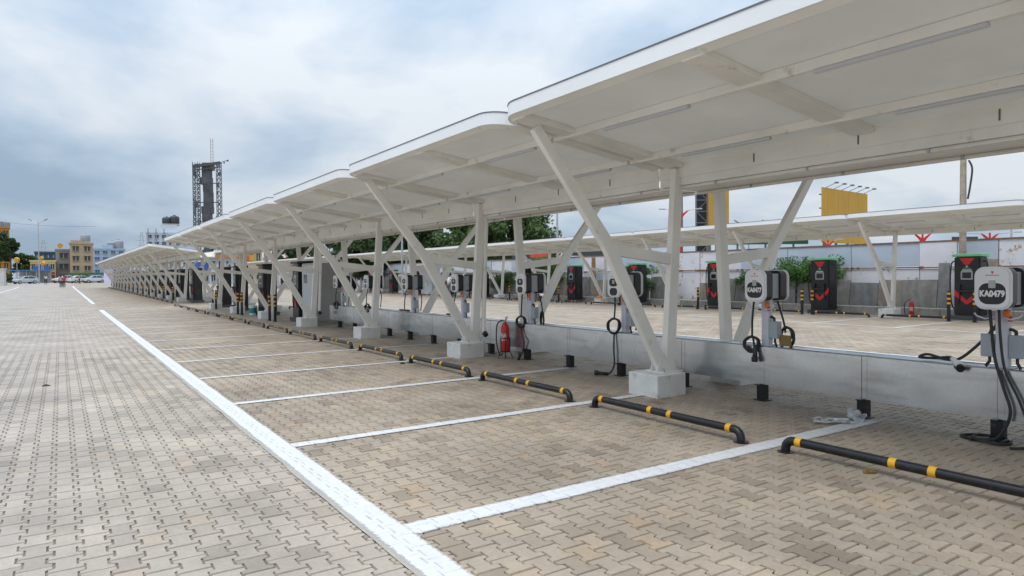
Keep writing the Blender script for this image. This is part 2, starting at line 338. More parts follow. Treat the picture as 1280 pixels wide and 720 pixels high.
# ------------------------------------------------------------------ ground and paving
def ground():
    ys = [-300, -40, 0, 35, 112, 160, 175, 210, 900, 2500]
    xs = [-1500, -300, -60, 26, 60, 300, 2500]
    z = lambda y: (zg(min(y, 175))-.06 if y < 900 else zg(175)-.06)
    v = [(x, y, z(y)) for y in ys for x in xs]; n = len(xs)
    f = [(j*n+i, j*n+i+1, (j+1)*n+i+1, (j+1)*n+i) for j in range(len(ys)-1) for i in range(n-1)]
    b = MB(); b.add(v, f)
    struct(b.build('ground', mat('dusty_earth', (.27, .235, .19), .95, var=.25, scale=.4)))
ground()
paving = None
KX0, KX1, PY0, PY1 = -30, 120, .8, 17.2
def build_paving():
    global paving
    x0, x1 = (KX0-.5)*PP, (KX1+.5)*PP
    b = MB()
    def quad(xa, xb, ya, yb, z=None):
        n = max(1, int((yb-ya)/12)); 
        for i in range(n):
            a, c = ya+(yb-ya)*i/n, ya+(yb-ya)*(i+1)/n
            b.add([(xa, a, zg(a)), (xb, a, zg(a)), (xb, c, zg(c)), (xa, c, zg(c))], [(0, 1, 2, 3)])
    quad(-45, x0, -30, PY1); quad(x1, 25.6, -30, PY1); quad(x0, x1, -30, PY0); quad(-45, 25.6, PY1, 35); quad(-45, 25.6, 35, 112); quad(-45, 25.6, 112, 166)
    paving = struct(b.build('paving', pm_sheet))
    s = MB(); s.add([(1.6, PY0, -.018), (x1, PY0, -.018), (x1, PY1, -.018), (1.6, PY1, -.018)], [(0, 1, 2, 3)])
    s.build('joint_sand', sand, paving)
    s = MB(); s.add([(x0, PY0, -.0085), (1.6, PY0, -.0085), (1.6, PY1, -.0085), (x0, PY1, -.0085)], [(0, 1, 2, 3)])
    s.build('joint_sand', mat('swept_sand', (.185, .15, .112), .95, var=.45, scale=5), paving)
    a, w, l, c = .0855, .0505, .0962, .006
    half = [(a-c, l), (a, l-c), (a, .0575), (w, .0455), (w, -.0455), (a, -.0575), (a, -l+c), (a-c, -l)]
    prof = np.array(half+[(-x, -y) for x, y in half]); n = len(prof)            # dumb-bell shaped interlocking paver
    cen = prof*np.array([1-.0044/.07, 1-.0052/l])
    base = np.concatenate([np.c_[cen, np.zeros(n)], np.c_[prof, np.full(n, -.012)], np.c_[prof*.995, np.full(n, -.022)]])
    faces0 = [tuple(range(n-1, -1, -1))]+[(i, (i+1) % n, n+(i+1) % n, n+i) for i in range(n)]
    faces0 = [f[::-1] for f in faces0]
    cells = []
    for k in range(KX0, KX1+1):
        off = (k % 2)*PL/2
        for j in range(int(PY0/PL)-1, int(PY1/PL)+2):
            y = j*PL+off
            if y-PL/2 < PY0-.02 or y+PL/2 > PY1+.1: continue
            cells.append((k*PP, y))
    cells = np.array(cells)
    d = np.c_[cells, np.zeros(len(cells))]-np.array([0, 0, CAM_H])
    zc = d@np.array(_fw); u = 640+FPX*(d@np.array(_r2))/zc; vv = 360-FPX*(d@np.array(_u2))/zc
    area = np.where((zc > .5) & (u > 12) & (u < 1268) & (vv < 712), 1/zc**3, 0)
    # those hidden by the line paint do not show
    hid = (cells[:, 0] > 1.42) & (cells[:, 0] < 1.78)
    area[hid] = 0
    top = set(np.argsort(-area)[:300].tolist())
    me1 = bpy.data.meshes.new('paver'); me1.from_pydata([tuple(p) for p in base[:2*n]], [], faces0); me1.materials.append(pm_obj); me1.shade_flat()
    V = []; T = []; rest = [i for i in range(len(cells)) if i not in top]
    def pose(i):
        x, y = cells[i]; wob = .0022*math.sin(x*2.1+1)*math.sin(y*1.7)
        return x+rng.normal(0, .0010), y+rng.normal(0, .0012), rng.normal(0, .0009)+wob-.001, rng.normal(0, .0042), rng.normal(0, .0042), rng.normal(0, .008)
    for i in sorted(top):
        x, y, z, rx, ry, rz = pose(i)
        o = bpy.data.objects.new('paver', me1); C.objects.link(o); o.parent = paving; o.location = (x, y, z); o.rotation_euler = (rx*.8, ry*.8, rz)
    b2 = base[:2*n]
    allv = np.zeros((len(rest), 2*n, 3))
    for q, i in enumerate(rest):
        x, y, z, rx, ry, rz = pose(i); cr, sr = math.cos(rz), math.sin(rz)
        allv[q, :, 0] = x+b2[:, 0]*cr-b2[:, 1]*sr; allv[q, :, 1] = y+b2[:, 0]*sr+b2[:, 1]*cr
        allv[q, :, 2] = z+b2[:, 2]+b2[:, 0]*ry*.8+b2[:, 1]*rx*.8
    me = bpy.data.meshes.new('pavers_field')
    nf = [len(f) for f in faces0]; flat = np.concatenate([np.array(f) for f in faces0])
    loops = (flat[None, :]+(np.arange(len(rest))*2*n)[:, None]).ravel()
    lt = np.tile(np.array(nf), len(rest)); ls = np.concatenate([[0], np.cumsum(lt)[:-1]])
    me.vertices.add(len(rest)*2*n); me.vertices.foreach_set('co', allv.ravel())
    me.loops.add(len(loops)); me.loops.foreach_set('vertex_index', loops.astype(np.int32))
    me.polygons.add(len(lt)); me.polygons.foreach_set('loop_start', ls.astype(np.int32)); me.polygons.foreach_set('loop_total', lt.astype(np.int32))
    me.update(calc_edges=True); me.validate(); me.shade_flat()
    at = me.attributes.new('tint', 'FLOAT', 'POINT'); at.data.foreach_set('value', np.repeat(rng.random(len(rest)), 2*n).astype(np.float32))
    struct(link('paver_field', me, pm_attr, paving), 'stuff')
build_paving()

def strip(name, p, q, w, m, z=.004, jit=.006, parent=None, step=.28):
    p, q = Vector((p[0], p[1], 0)), Vector((q[0], q[1], 0)); d = q-p; n = max(2, int(d.length/step)); t = d.normalized(); s = Vector((-t.y, t.x, 0)); v = []
    for i in range(n+1):
        c = p+d*(i/n)
        for sg in (-1, 0, 1):
            r = c+s*(sg*(w/2+.01+random.gauss(0, jit))); v.append((r.x, r.y, zg(r.y)+z))
    b = MB(); b.add(v, [f_ for i in range(n) for f_ in ((3*i, 3*i+1, 3*i+4, 3*i+3), (3*i+1, 3*i+2, 3*i+5, 3*i+4))])
    o = b.build(name, m, paving if parent is None else parent)
    o.data.attributes.new('edge', 'FLOAT', 'POINT').data.foreach_set('value', [(0.0, w/.12, 0.0)[i % 3] for i in range(len(v))])
    return o
DIV0, BAY = 3.77, 2.5
def lines():
    strip('cement_edge', (1.528, .4), (1.528, 38.8), .035, pm_cem, .0045, .007)
    strip('painted_line', (1.64, .4), (1.64, 38.8), .21, pm_line, .0065, .0035)
    for k in range(-1, 15):
        y = DIV0+BAY*k
        strip('painted_line', (1.73, y), (7.0 if k < 7 else 6.2, y+random.uniform(-.02, .02)), .19 if k < 1 else (.15 if k < 3 else .13), pm_line, .006, .0035)
    strip('painted_line', (12.9, -4), (12.9, 38.8), .13, pm_line, .006, .0035)
    for k in range(-1, 15):
        y = DIV0+BAY*k; strip('painted_line', (9.0, y), (12.84, y), .11, pm_line, .0055, .006, step=.3)
    strip('painted_line', (1.63, 47), (1.63, 127), .22, pm_line, .008, .01, step=.6)
    for k in range(0, 28):
        y = 45.2+BAY*k; strip('painted_line', (1.75, y), (5.6, y), .11, pm_line, .007, .006, step=.6)
    strip('painted_line', (19.2, 2), (19.2, 104), .13, pm_line, .006, .006, step=.4)
    for k in range(-2, 38):
        y = 9.7+BAY*k; strip('painted_line', (19.27, y), (23.3, y), .11, pm_line, .0055, .006, step=.4)
    strip('painted_line', (-5.2, 60), (-5.2, 128), .22, pm_line, .008, .01, step=.6)
lines()

# ------------------------------------------------------------------ canopies
def zu(x): return 3.0+(x-.35)*.36/2.67            # underside of the wing
YN, YF = -4.66, .31
def outline(r):
    pts = []
    def arc(cx, cy, a0, a1):
        for i in range(9):
            a = R(a0+(a1-a0)*i/8); pts.append((cx+r*math.cos(a), cy+r*math.sin(a)))
    pts.append((.42, YN)); arc(3.02-r, YN+r, -90, 0); arc(3.02-r, YF-r, 0, 90); pts.append((.42, YF)); return pts
def make_canopy(double, name='parking_canopy'):
    t = thing(name, 'white steel canopy', 'canopy')
    ol = outline(.36 if double else .22)
    for s in ((-1, 1) if double else (-1,)):
        b = MB(); b.prism(ol, lambda x, y, k: (s*x, y, zu(x)+k), 0, .07); b.build('roof_panel', panel_w, t)
        # fascia strip round three sides, with a thin dark capping
        b = MB(); cap = MB()
        P = [Vector((s*x, y, 0)) for x, y in ol]; cen = Vector((s*1.8, -2.2, 0)); outer = []
        for i, p in enumerate(P):
            a = P[max(i-1, 0)]; c = P[min(i+1, len(P)-1)]; d = (c-a).normalized(); nrm = Vector((d.y, -d.x, 0))
            if nrm.dot(p-cen) < 0: nrm = -nrm
            outer.append(p+nrm*.018)
        for bb, z0, z1, io in ((b, -.032, .105, .004), (cap, .105, .118, -.004)):
            v = []
            for i, (p, o) in enumerate(zip(P, outer)):
                nn = (o-p).normalized(); pi = p+nn*(io if io > 0 else .001); po = p+nn*(.022 if io > 0 else .028); zz = zu(abs(p.x))
                v += [(pi.x, pi.y, zz+z0), (po.x, po.y, zz+z0), (po.x, po.y, zz+z1), (pi.x, pi.y, zz+z1)]
            f = []
            for i in range(len(P)-1):
                for k in range(4): f.append((4*i+k, 4*i+(k+1) % 4, 4*i+4+(k+1) % 4, 4*i+4+k))
            f += [(3, 2, 1, 0), tuple(4*(len(P)-1)+k for k in range(4))]
            bb.add(v, f)
        fo = b.build('fascia', fascia_w, t); cap.build('capping', dark_trim, fo)
        b = MB(); v = []
        for p, o in zip(P, outer):
            nn = (o-p).normalized(); pi = p-nn*.075; po = p+nn*.003; zi, zo = zu(abs(pi.x)), zu(abs(po.x))
            v += [(pi.x, pi.y, zi-.058), (po.x, po.y, zo-.032), (po.x, po.y, zo-.003), (pi.x, pi.y, zi-.003)]
        b.add(v, [f_ for i in range(len(P)-1) for f_ in [(4*i+k, 4*i+(k+1) % 4, 4*i+4+(k+1) % 4, 4*i+4+k) for k in range(4)]]+[(3, 2, 1, 0), tuple(4*(len(P)-1)+k for k in range(4))])
        b.build('edge_frame', white, t)
        for y in (0, -2.5):
            b = MB(); b.beam((s*.42, y, zu(.42)-.034), (s*2.95, y, zu(2.95)-.034), .23, .064, (0, 1, 0)); b.build('rafter', white, t, bevel=.005)
        for x in (2.2, .95):
            b = MB(); b.box((s*x, (YN+YF)/2, zu(x)-.046), (.055, YF-YN-.02, .088)); pu = b.build('purlin', white, t, bevel=.004)
            for y in (-1.2, -3.7):
                b = MB(); b.box((s*(x+.01), y, zu(x)-.108), (.05, 1.22, .03)); tl = b.build('tube_light', tube_m, pu, bevel=.006)
        b = MB(); b.box((s*.375, (YN+YF)/2, 2.915), (.085, YF-YN, .20)); b.build('edge_beam', white, t, bevel=.005)
        for y in (.05, -1.2, -2.45, -3.7):
            b = MB(); b.box((s*.4215, y, 2.905), (.006, .013, .10)); b.build('gutter_strap', dark_trim, t)
        # frame: footing, kinked arm, post, cross beam, gussets
        b = MB(); b.box((s*.80, 0, .13), (.52, .52, .30)); b.build('footing', concrete_w, t, bevel=.012)
        b = MB(); b.beam((s*.68, 0, .27), (s*1.67, 0, 1.96), .085, .17, (0, 1, 0)); b.beam((s*1.645, 0, 1.915), (s*2.72, 0, zu(2.72)-.10), .084, .165, (0, 1, 0), h2=.12); b.build('arm', white, t, bevel=.006)
        b = MB(); b.beam((s*.60, 0, .27), (s*.41, 0, 2.93), .095, .17, (0, 1, 0), h2=.15); b.build('post', white, t, bevel=.006)
        b = MB(); b.beam((s*.47, 0, 1.73), (s*1.60, 0, 1.86), .075, .14, (0, 1, 0)); b.build('cross_beam', white, t, bevel=.006)
        b = MB(); b.box((s*.66, 0, .285), (.36, .30, .016))
        for dy in (-1, 1): b.add([(s*.5, dy*.052, .29), (s*.86, dy*.052, .29), (s*.80, dy*.052, .46), (s*.56, dy*.052, .46), (s*.5, dy*.062, .29), (s*.86, dy*.062, .29), (s*.80, dy*.062, .46), (s*.56, dy*.062, .46)], [(0, 1, 2, 3), (7, 6, 5, 4), (0, 4, 5, 1), (1, 5, 6, 2), (2, 6, 7, 3), (3, 7, 4, 0)])
        b.build('base_plate', white, t)
        for bx, by in ((.53, -.12), (.53, .12), (.80, -.12), (.80, .12)):
            b = MB(); b.lathe([(.018, 0), (.018, .02), (.009, .021), (.009, .045)], (s*bx, by, .293), 6); b.build('anchor_bolt', steel, t)
        # conduit under the gutter
        if not double: continue
        b = MB(); b.tube([(s*.35, YN, 2.692), (s*.35, YF, 2.692)], .022, 8); cd = b.build('conduit', white, t, smooth=True)
        for y in (-.6, -1.85, -3.1, -4.3):
            b = MB(); b.box((s*.35, y, 2.698), (.065, .025, .05)); b.build('saddle', steel, cd)
    b = MB(); x0, x1 = (-.398, .398) if double else (-.415, .1)
    prof = [(x0, 2.825), (x0, 2.715), (x1, 2.715), (x1, 2.825), (x1-.012, 2.825), (x1-.012, 2.727), (x0+.012, 2.727), (x0+.012, 2.825)]
    if double: b.prism(prof, lambda x, z, k: (x, k, z), YN-.001, YF+.001); b.build('gutter', white, t)
    return t
canA = make_canopy(True); used = False
XC = 7.22; down = []
for k in range(-1, 7):
    y = 6.25+5*k
    if k == -1: lab = 'white butterfly canopy frame closest to the camera, mostly out of frame above'
    elif k == 0: lab = 'largest white butterfly canopy module overhead, white plinth beside charger KA0477'
    else: lab = f'{ORD[k]} white butterfly canopy module behind the large one in the near row'
    cm = place(canA, used, (XC, y, 0), 0, lab, 'canopy modules of the near block'); used = True
    down.append(cm)
for cm in (down[2], down[4]):
    b = MB(); b.tube([(-.33, -.03, 2.69), (-.33, -.03, 2.55), (-.41, -.03, .52), (-.42, -.09, .44)], .045, 10); dp = b.build('downpipe', white, cm, smooth=True)
    b = MB(); b.tube([(-.42, -.092, .44), (-.42, -.15, .40)], .05, 10); b.build('pipe_end', rubber, dp, smooth=True)
for k in range(14):
    y = 47.6+5*k
    place(canA, True, (XC, y, zg(y)), 0, ('nearest' if k == 0 else ORD[k])+' white canopy module of the far block past the gap, counted from the camera', 'canopy modules of the far block')
canB = make_canopy(False); used = False
XF = 24.62
for k in range(-1, 19):
    y = 12.2+5*k
    place(canB, used, (XF, y, zg(y)), 0, ORD[k+1]+' single-wing white canopy module along the boundary wall, counted from the right', 'canopy modules along the wall'); used = True

# ------------------------------------------------------------------ cable tray
def tray():
    t = thing('cable_tray', 'long galvanised sheet metal cable tray on black stub legs under the near canopy', 'cable tray', (7.2, 0, 0))
    ys = [-3.6+1.25*i for i in range(20)]; ys = [y for y in ys if y < 20.9]+[20.95]
    me = {}
    for i in range(len(ys)-1):
        a, c = ys[i]+.002, ys[i+1]-.002; b = MB(); x0 = -.15+random.uniform(-.003, .003); x1 = .17
        pf = [(x0, .205), (x0, .655), (x0+.018, .668), (x0+.018, .66), (x1-.018, .66), (x1-.018, .668), (x1, .655), (x1, .205)]
        b.prism(pf, lambda x, z, k: (x, k, z), a, c); p = b.build('sheet_panel', galv_m, t)
        b = MB(); b.box((x0-.0025, c-.03, .43), (.003, .05, .44)); b.build('joint_strip', galv_m, p)
    for k in range(-4, 15):
        y = 2.66+1.25*k
        b = MB(); b.box((-.09, y, .1), (.10, .10, .19)); b.box((-.06, y+.0, .198), (.3, .05, .012)); b.box((-.09, y, .006), (.16, .16, .012)); b.build('stub_leg', black, t, bevel=.003)
    return t
tray()

# ------------------------------------------------------------------ wheel stops
def make_stop():
    t = thing('wheel_stop', 'black pipe wheel stop', 'wheel stop')
    r = .038; z = .108; L2 = 1.03
    path = [(0, -L2, .0), (0, -L2, .035)]+[(0, -L2+.075*(1-math.cos(a)), .035+(z-.035)*math.sin(a)) for a in [R(x) for x in (20, 40, 60, 78, 90)]]
    path = path+[(0, y, z) for y in (-.9, -.4, 0, .4, .9)]+[(p[0], -p[1], p[2]) for p in path[::-1]]
    b = MB(); b.tube(path, r, 14); b.build('pipe', black, t, smooth=True)
    for y in (-.90, -.16, .12, .90):
        b = MB(); b.tube([(0, y-.027, z), (0, y+.027, z)], r+.002, 14); b.build('reflective_band', yellow, t, smooth=True)
    for y in (-L2, L2):
        b = MB(); b.lathe([(.07, 0), (.07, .008), (.05, .01)], (0, y, 0), 12); b.build('floor_flange', black, t)
    return t
stop = make_stop(); used = False
for k in range(-1, 15):
    y = DIV0+BAY*k+1.24
    lab = 'black wheel stop with yellow bands nearest the camera, cut by the right edge' if k == -1 else f'{ORD[k+1]} black and yellow wheel stop from the camera in the near row'
    place(stop, used, (5.18+random.uniform(-.02, .02), y, 0), R(random.uniform(-.6, .6)), lab, 'wheel stops of the near row'); used = True
for k in range(-1, 12):
    y = DIV0+BAY*k+1.24
    place(stop, True, (9.3, y, 0), 0, f'{ORD[k+1]} wheel stop from the camera behind the cable tray', 'wheel stops behind the tray')
for k in range(26):
    y = 46.4+BAY*k
    place(stop, True, (5.6, y, zg(y)), 0, f'{ORD[k]} wheel stop along the far canopy block, counted from the gap', 'wheel stops of the far block')
for k in range(0, 20):
    y = 11.0+BAY*k
    place(stop, True, (23.0, y, zg(y)), 0, f'{ORD[k]} wheel stop in front of the boundary wall, counted from the right', 'wheel stops along the wall')

# ------------------------------------------------------------------ twin charging posts on the tray
def head(t, s, variant, num=None):
    """one charger head; s=-1 faces -X (camera side), s=+1 faces +X"""
    fr = lambda a, b, k: (s*k, -s*a*-1 if False else (a if s < 0 else -a)*-1, b)
    # a runs to the viewer's right when looking at the face
    zc = .735; w, h = (.295, .385)
    P = lambda a, b, k: (s*k, (-a if s < 0 else a), zc+b)
    b = MB(); b.prism(rrect(w-.02, h-.02, .07), P, .075, .20); hd = b.build('charger_head', plastic_k, t, bevel=.008)
    b = MB(); b.prism(rrect(w, h, .085, 8), P, .195, .245); b.build('front_cover', plastic_w, hd, bevel=.016, seg=3, smooth=True)
    if variant == 0:
        b = MB(); b.prism(rrect(.212, .19, .07, 8), lambda a, c, k: P(a, c-.05, k), .2445, .2475); b.build('black_panel', gloss_k, hd)
        b = MB(); b.prism(rrect(.056, .07, .006, 2), lambda a, c, k: P(a, c+.035, k), .2475, .2487); b.build('grey_sticker', screen_rim, hd)
        for yy in (.128,):
            b = MB(); b.prism([(-.012, .012), (.014, .010), (.002, -.014)], lambda a, c, k: P(a, c+yy+.012, k), .2452, .2462); b.build('emblem', red_flat, hd)
            b = MB(); b.prism([(-.055, .003), (.055, .003), (.055, -.003), (-.055, -.003)], lambda a, c, k: P(a, c+yy-.012, k), .2452, .2460); b.build('brand_line', red_flat, hd)
        if num:
            me = text_mesh(num, .076, .0008, .0034)
            wd = max(v.co.x for v in me.vertices)-min(v.co.x for v in me.vertices); kx = .198/wd
            for v in me.vertices: x, y, z = v.co; v.co = P(x*kx, y-.052, .2484+z)
            link('lettering', me, letter_w, hd)
    else:
        b = MB(); b.prism(rrect(.18, .12, .05, 6), lambda a, c, k: P(a, c+.03, k), .2445, .2475); b.build('black_panel', gloss_k, hd)
        b = MB(); b.prism(rrect(.165, .115, .05, 6), lambda a, c, k: P(a, c-.11, k), .2445, .2475); b.build('connector_socket', gloss_k, hd)
        b = MB(); b.prism(rrect(.05, .055, .006, 2), lambda a, c, k: P(a, c+.04, k), .2475, .2487); b.build('grey_sticker', screen_rim, hd)
        b = MB(); b.prism([(-.05, .003), (.05, .003), (.05, -.003), (-.05, -.003)], lambda a, c, k: P(a, c+.12, k), .2452, .2460); b.build('brand_line', red_flat, hd)
    return hd
def gun(t, p, d, m_body=None, parent_name='connector_gun'):
    p, d = Vector(p), Vector(d).normalized(); b = MB()
    side = d.cross(Vector((0, 0, 1))); side = Vector((0, 1, 0)) if side.length < .1 else side.normalized(); up = side.cross(d)
    b.tube([p, p+d*.09+up*.004, p+d*.15+up*.015], [.024, .027, .030], 10)
    b.tube([p+d*.15+up*.015, p+d*.155+up*.015, p+d*.21+up*.018], [.038, .040, .036], 12)
    return b.build(parent_name, m_body or plastic_k, t, smooth=True, bevel=.003)
def coil(c, r, axis, turns, rad, n=18, spread=.012):
    c = Vector(c); axis = Vector(axis).normalized(); a = axis.orthogonal().normalized(); b = axis.cross(a); pts = []
    for i in range(int(n*turns)+1):
        an = 2*math.pi*i/n; rr = r*(1+.07*math.sin(an*.37+i)+.04*math.sin(an*.21)); pts.append(c+a*(rr*math.cos(an))+b*(rr*1.12*math.sin(an))+axis*(spread*math.sin(an*.31)*turns/2))
    return pts
def charger(k):
    y = 2.66+2.5*k
    labs = ['twin charging post numbered KA0479 at the right edge', 'twin charging post numbered KA0477 with cable coil', 'twin charging post partly hidden behind the large canopy arm',
            'twin charging post just behind the red fire extinguisher', 'twin charging post with white holster, next beyond the fire extinguisher',
            'second twin charging post beyond the fire extinguisher', 'third twin charging post beyond the fire extinguisher', 'twin charging post nearest the tall grey cabinet']
    t = thing('charging_post', labs[k], 'charger', (7.2, y, .661), 0, 'twin charging posts on the cable tray')
    b = MB(); b.box((0, 0, .29), (.085, .10, .58)); b.box((0, 0, .005), (.13, .2, .009)); po = b.build('post', post_w, t, bevel=.006)
    b = MB(); b.box((0, 0, .73), (.15, .22, .30)); b.build('mounting_bracket', grey_box, t, bevel=.004)
    for sy in ((-1, 1) if k == 0 else (-1,)):
        b = MB(); b.box((0, sy*.112, .20), (.10, .115, .21)); jb = b.build('junction_box', grey_box, t, bevel=.008)
        b = MB(); b.tube([(0, sy*.10, .306), (0, sy*.10, .335), (0, sy*.07, .352), (0, sy*.05, .352)], .016, 8); b.build('cable_gland', rubber, jb, smooth=True)
        b = MB(); b.tube([(0, sy*.11, .094), (0, sy*.11, .05), (-.01, sy*.14, .004)], .014, 8); b.build('flexible_conduit', rubber, jb, smooth=True)
    head(t, -1, 0 if k < 2 else 1, {0: 'KA0479', 1: 'KA0477'}.get(k)); head(t, 1, 0)
    b = MB(); b.box((-.085, -.06, .50), (.05, .05, .07)); b.build('isolator_switch', orange, t, bevel=.008)
    b = MB(); b.box((-.085, -.085, .455), (.03, .03, .05)); b.build('red_tag', red, t, bevel=.004)
    for sy in (-1, 1):
        b = MB(); b.tube([(-.10, sy*.03, .47), (-.12, sy*.10, .45), (-.12, sy*.17, .475), (-.12, sy*.19, .50)], .008, 6); b.build('cable_hook', post_w, t, smooth=True)
    cab = lambda pts, r=.0125, nm='charging_cable': MB().tube(smooth_path(pts), r, 8).build(nm, rubber, t, smooth=True)
    if k == 0:
        cab([(-.16, .05, .54), (-.18, .03, .40), (-.18, .0, .1), (-.19, -.07, -.15), (-.20, -.13, -.38), (-.22, -.05, -.60), (-.24, .06, -.645), (-.3, .16, -.64), (-.2, .26, -.645), (-.05, .12, -.64), (-.16, -.12, -.645), (-.34, -.08, -.64), (-.30, .12, -.632), (-.12, .14, -.63), (-.1, -.06, -.633), (-.28, -.10, -.625)], .014)
        cab([(-.15, -.02, .54), (-.175, -.04, .30), (-.18, -.08, .0), (-.19, -.19, -.25), (-.2, -.26, -.46), (-.3, -.3, -.62), (-.4, -.2, -.645)], .012)
        cab([(.14, .02, .54), (.13, .16, .3), (.06, .36, .06), (-.02, .46, .03), (-.06, .62, .07), (-.02, .72, .03), (.05, .62, .025), (.02, .46, .05), (-.08, .38, .04)], .014)
        gun(t, (-.06, .40, .045), (-.75, -.62, -.28), plastic_w, 'connector_gun').name = 'connector_gun'
        b = MB(); b.tube([(-.185, .296, -.002), (-.232, .257, -.02)], [.040, .037], 12); b.build('connector_cap', plastic_k, t, smooth=True)
    elif k == 1:
        c = (-.17, .10, .02)
        MB().tube(coil(c, .085, (1, .25, 0), 3.2, .013), .014, 8).build('cable_coil', rubber, t, smooth=True)
        cab([(-.16, .07, .54), (-.17, .085, .35), (-.17, .09, .11)])
        cab([(-.17, .08, .12), (-.19, .04, -.02), (-.19, .02, -.15)]); gun(t, (-.19, .03, .02), (-.05, -.05, -1))
        cab([(.15, -.04, .54), (.14, -.13, .30), (.12, -.17, .16)])
        MB().tube(coil((.1, -.20, .10), .12, (1, -.4, 0), 2.4, .013), .014, 8).build('cable_coil', rubber, t, smooth=True)
        b = MB(); b.box((.02, -.235, .075), (.02, .15, .13)); b.build('brown_card', mat('brown_card', (.23, .15, .05), .8), t)
    elif k == 2:
        MB().tube(coil((-.17, .08, .10), .105, (1, .2, 0), 3.1, .013), .014, 8).build('cable_coil', rubber, t, smooth=True)
        cab([(-.16, .06, .54), (-.17, .05, .36), (-.17, .07, .2)])
        cab([(-.17, .07, .0), (-.19, .06, -.25), (-.19, .05, -.48), (-.24, .07, -.60), (-.3, .10, -.63)]); gun(t, (-.28, .09, -.625), (-.7, .7, -.02))
        cab([(.15, -.03, .54), (.15, -.1, .25), (.1, -.12, .03)])
    elif k == 3:
        MB().tube(coil((-.17, .09, .03), .095, (1, .3, .1), 3.4, .013), .014, 8).build('cable_coil', rubber, t, smooth=True)
        cab([(-.16, .05, .54), (-.17, .06, .36), (-.17, .08, .13)])
        cab([(-.17, .09, -.05), (-.19, .02, -.22), (-.2, -.05, -.32), (-.19, .0, -.5), (-.25, .02, -.62)]); gun(t, (-.24, .03, -.52), (-.05, .1, -1))
        cab([(.15, -.03, .54), (.15, -.12, .35), (.12, -.22, .02)]); MB().tube(coil((.1, -.2, .08), .13, (1, -.5, 0), 2.3, .013), .013, 8).build('cable_coil', rubber, t, smooth=True)
    else:
        cab([(-.16, .05, .54), (-.18, .10, .3), (-.12, .25, .1), (-.05, .42, .03)])
        MB().tube(coil((.0, .5, .03), .11, (.1, 0, 1), 2.5, .013, spread=.006), .014, 8).build('cable_coil', rubber, t, smooth=True)
        cab([(.15, -.03, .54), (.16, -.14, .35), (.1, -.2, .03)])
        if k in (6, 7): MB().tube(coil((-.17, .08, .02), .10, (1, .2, 0), 2.4, .013), .016, 8).build('cable_coil', rubber, t, smooth=True)
    return t
for k in range(8): charger(k)

# ------------------------------------------------------------------ tall fast chargers
def make_fast(hood):
    t = thing('fast_charger', 'tall black fast charger', 'charger')
    w, d, h = .74, .55, 1.86
    b = MB(); b.box((0, 0, .07), (d+.16, w+.2, .14)); b.build('plinth', mat('dark_plinth', (.08, .08, .085), .7), t, bevel=.01)
    b = MB(); b.box((0, 0, .14+h/2), (d, w, h)); bd = b.build('body', plastic_k, t, bevel=.025, seg=2)
    b = MB(); b.prism([(-d/2-.05, 2.02), (-d/2-.05, 2.09), (d/2, 2.12), (d/2, 2.0)], lambda x, z, k: (x, k, z), -w/2-.05, w/2+.05); b.build('top_hood', hood, t, bevel=.012)
    X = -d/2-.003
    F = lambda a, z, k: (X-k, -a, z)
    b = MB(); b.prism([(-.22, 1.965), (.22, 1.965), (.06, 1.76), (-.06, 1.76)], F, -.002, .004); b.build('red_emblem_panel', red_flat, bd)
    b = MB(); b.prism([(.035*math.cos(R(a)), 1.70+.035*math.sin(R(a))) for a in range(0, 360, 30)], F, -.002, .004); b.build('round_badge', screen_rim, bd)
    b = MB(); b.prism([(-.13, 1.63), (.13, 1.63), (.08, 1.665), (-.08, 1.665)], F, -.002, .004); b.build('green_mark', green_dark, bd)
    b = MB(); b.prism(rrect(.34, .27, .02, 2), lambda a, z, k: F(a, z+1.42, k), -.002, .012); sr = b.build('screen_frame', screen_rim, bd)
    b = MB(); b.prism(rrect(.26, .19, .01, 2), lambda a, z, k: F(a, z+1.42, k), .0, .015); b.build('screen', screen, bd)
    b = MB(); b.prism([(-.14, 1.575), (.14, 1.575), (.14, 1.600), (-.14, 1.600)], F, -.002, .003); b.build('name_strip', letter_w, bd)
    for s in (-1, 1):
        b = MB(); b.prism([(s*.36, .98), (s*.36, .78), (s*.03, .50), (s*.0, .50), (s*.0, .62), (s*.04, .66)][::s], F, -.002, .006); b.build('red_chevron', red_flat, bd)
        b = MB(); b.tube(smooth_path([(-.1, s*(w/2+.02), 1.86), (-.12, s*(w/2+.14), 1.8), (-.14, s*(w/2+.17), 1.2), (-.15, s*(w/2+.13), .55), (-.18, s*(w/2+.0), .32), (-.30, s*(w/2-.16), .6), (-.31, s*(w/2-.18), .95)]), .02, 7); b.build('charging_cable', rubber, t, smooth=True)
        g = gun(t, (-.30, s*(w/2-.18), .92), (-.25, 0, 1))
    b = MB(); b.box((-d/2-.02, 0, .92), (.08, .44, .10)); b.build('holster', plastic_k, bd, bevel=.01)
    for i in range(6):
        b = MB(); b.box((0, -w/2-.004, .5+.06*i), (.34, .008, .018)); b.build('vent_slat', mat('vent_grey', (.05, .05, .055), .6), bd)
    return t
fast = make_fast(plastic_k); fastg = make_fast(green); used = False; usedg = False
for k, y in enumerate((23.85, 28.8, 33.8, 37.6)):
    place(fast, used, (7.1, y, 0), R((0, 3, -2, 0)[k]), f'{ORD[k]} tall black fast charger beyond the grey cabinet in the near block', 'fast chargers of the near block'); used = True
for k in range(14):
    y = 45.6+5*k
    place(fast, True, (7.0, y, zg(y)), 0, f'{ORD[k]} tall black fast charger in the far block, counted from the gap', 'fast chargers of the far block')
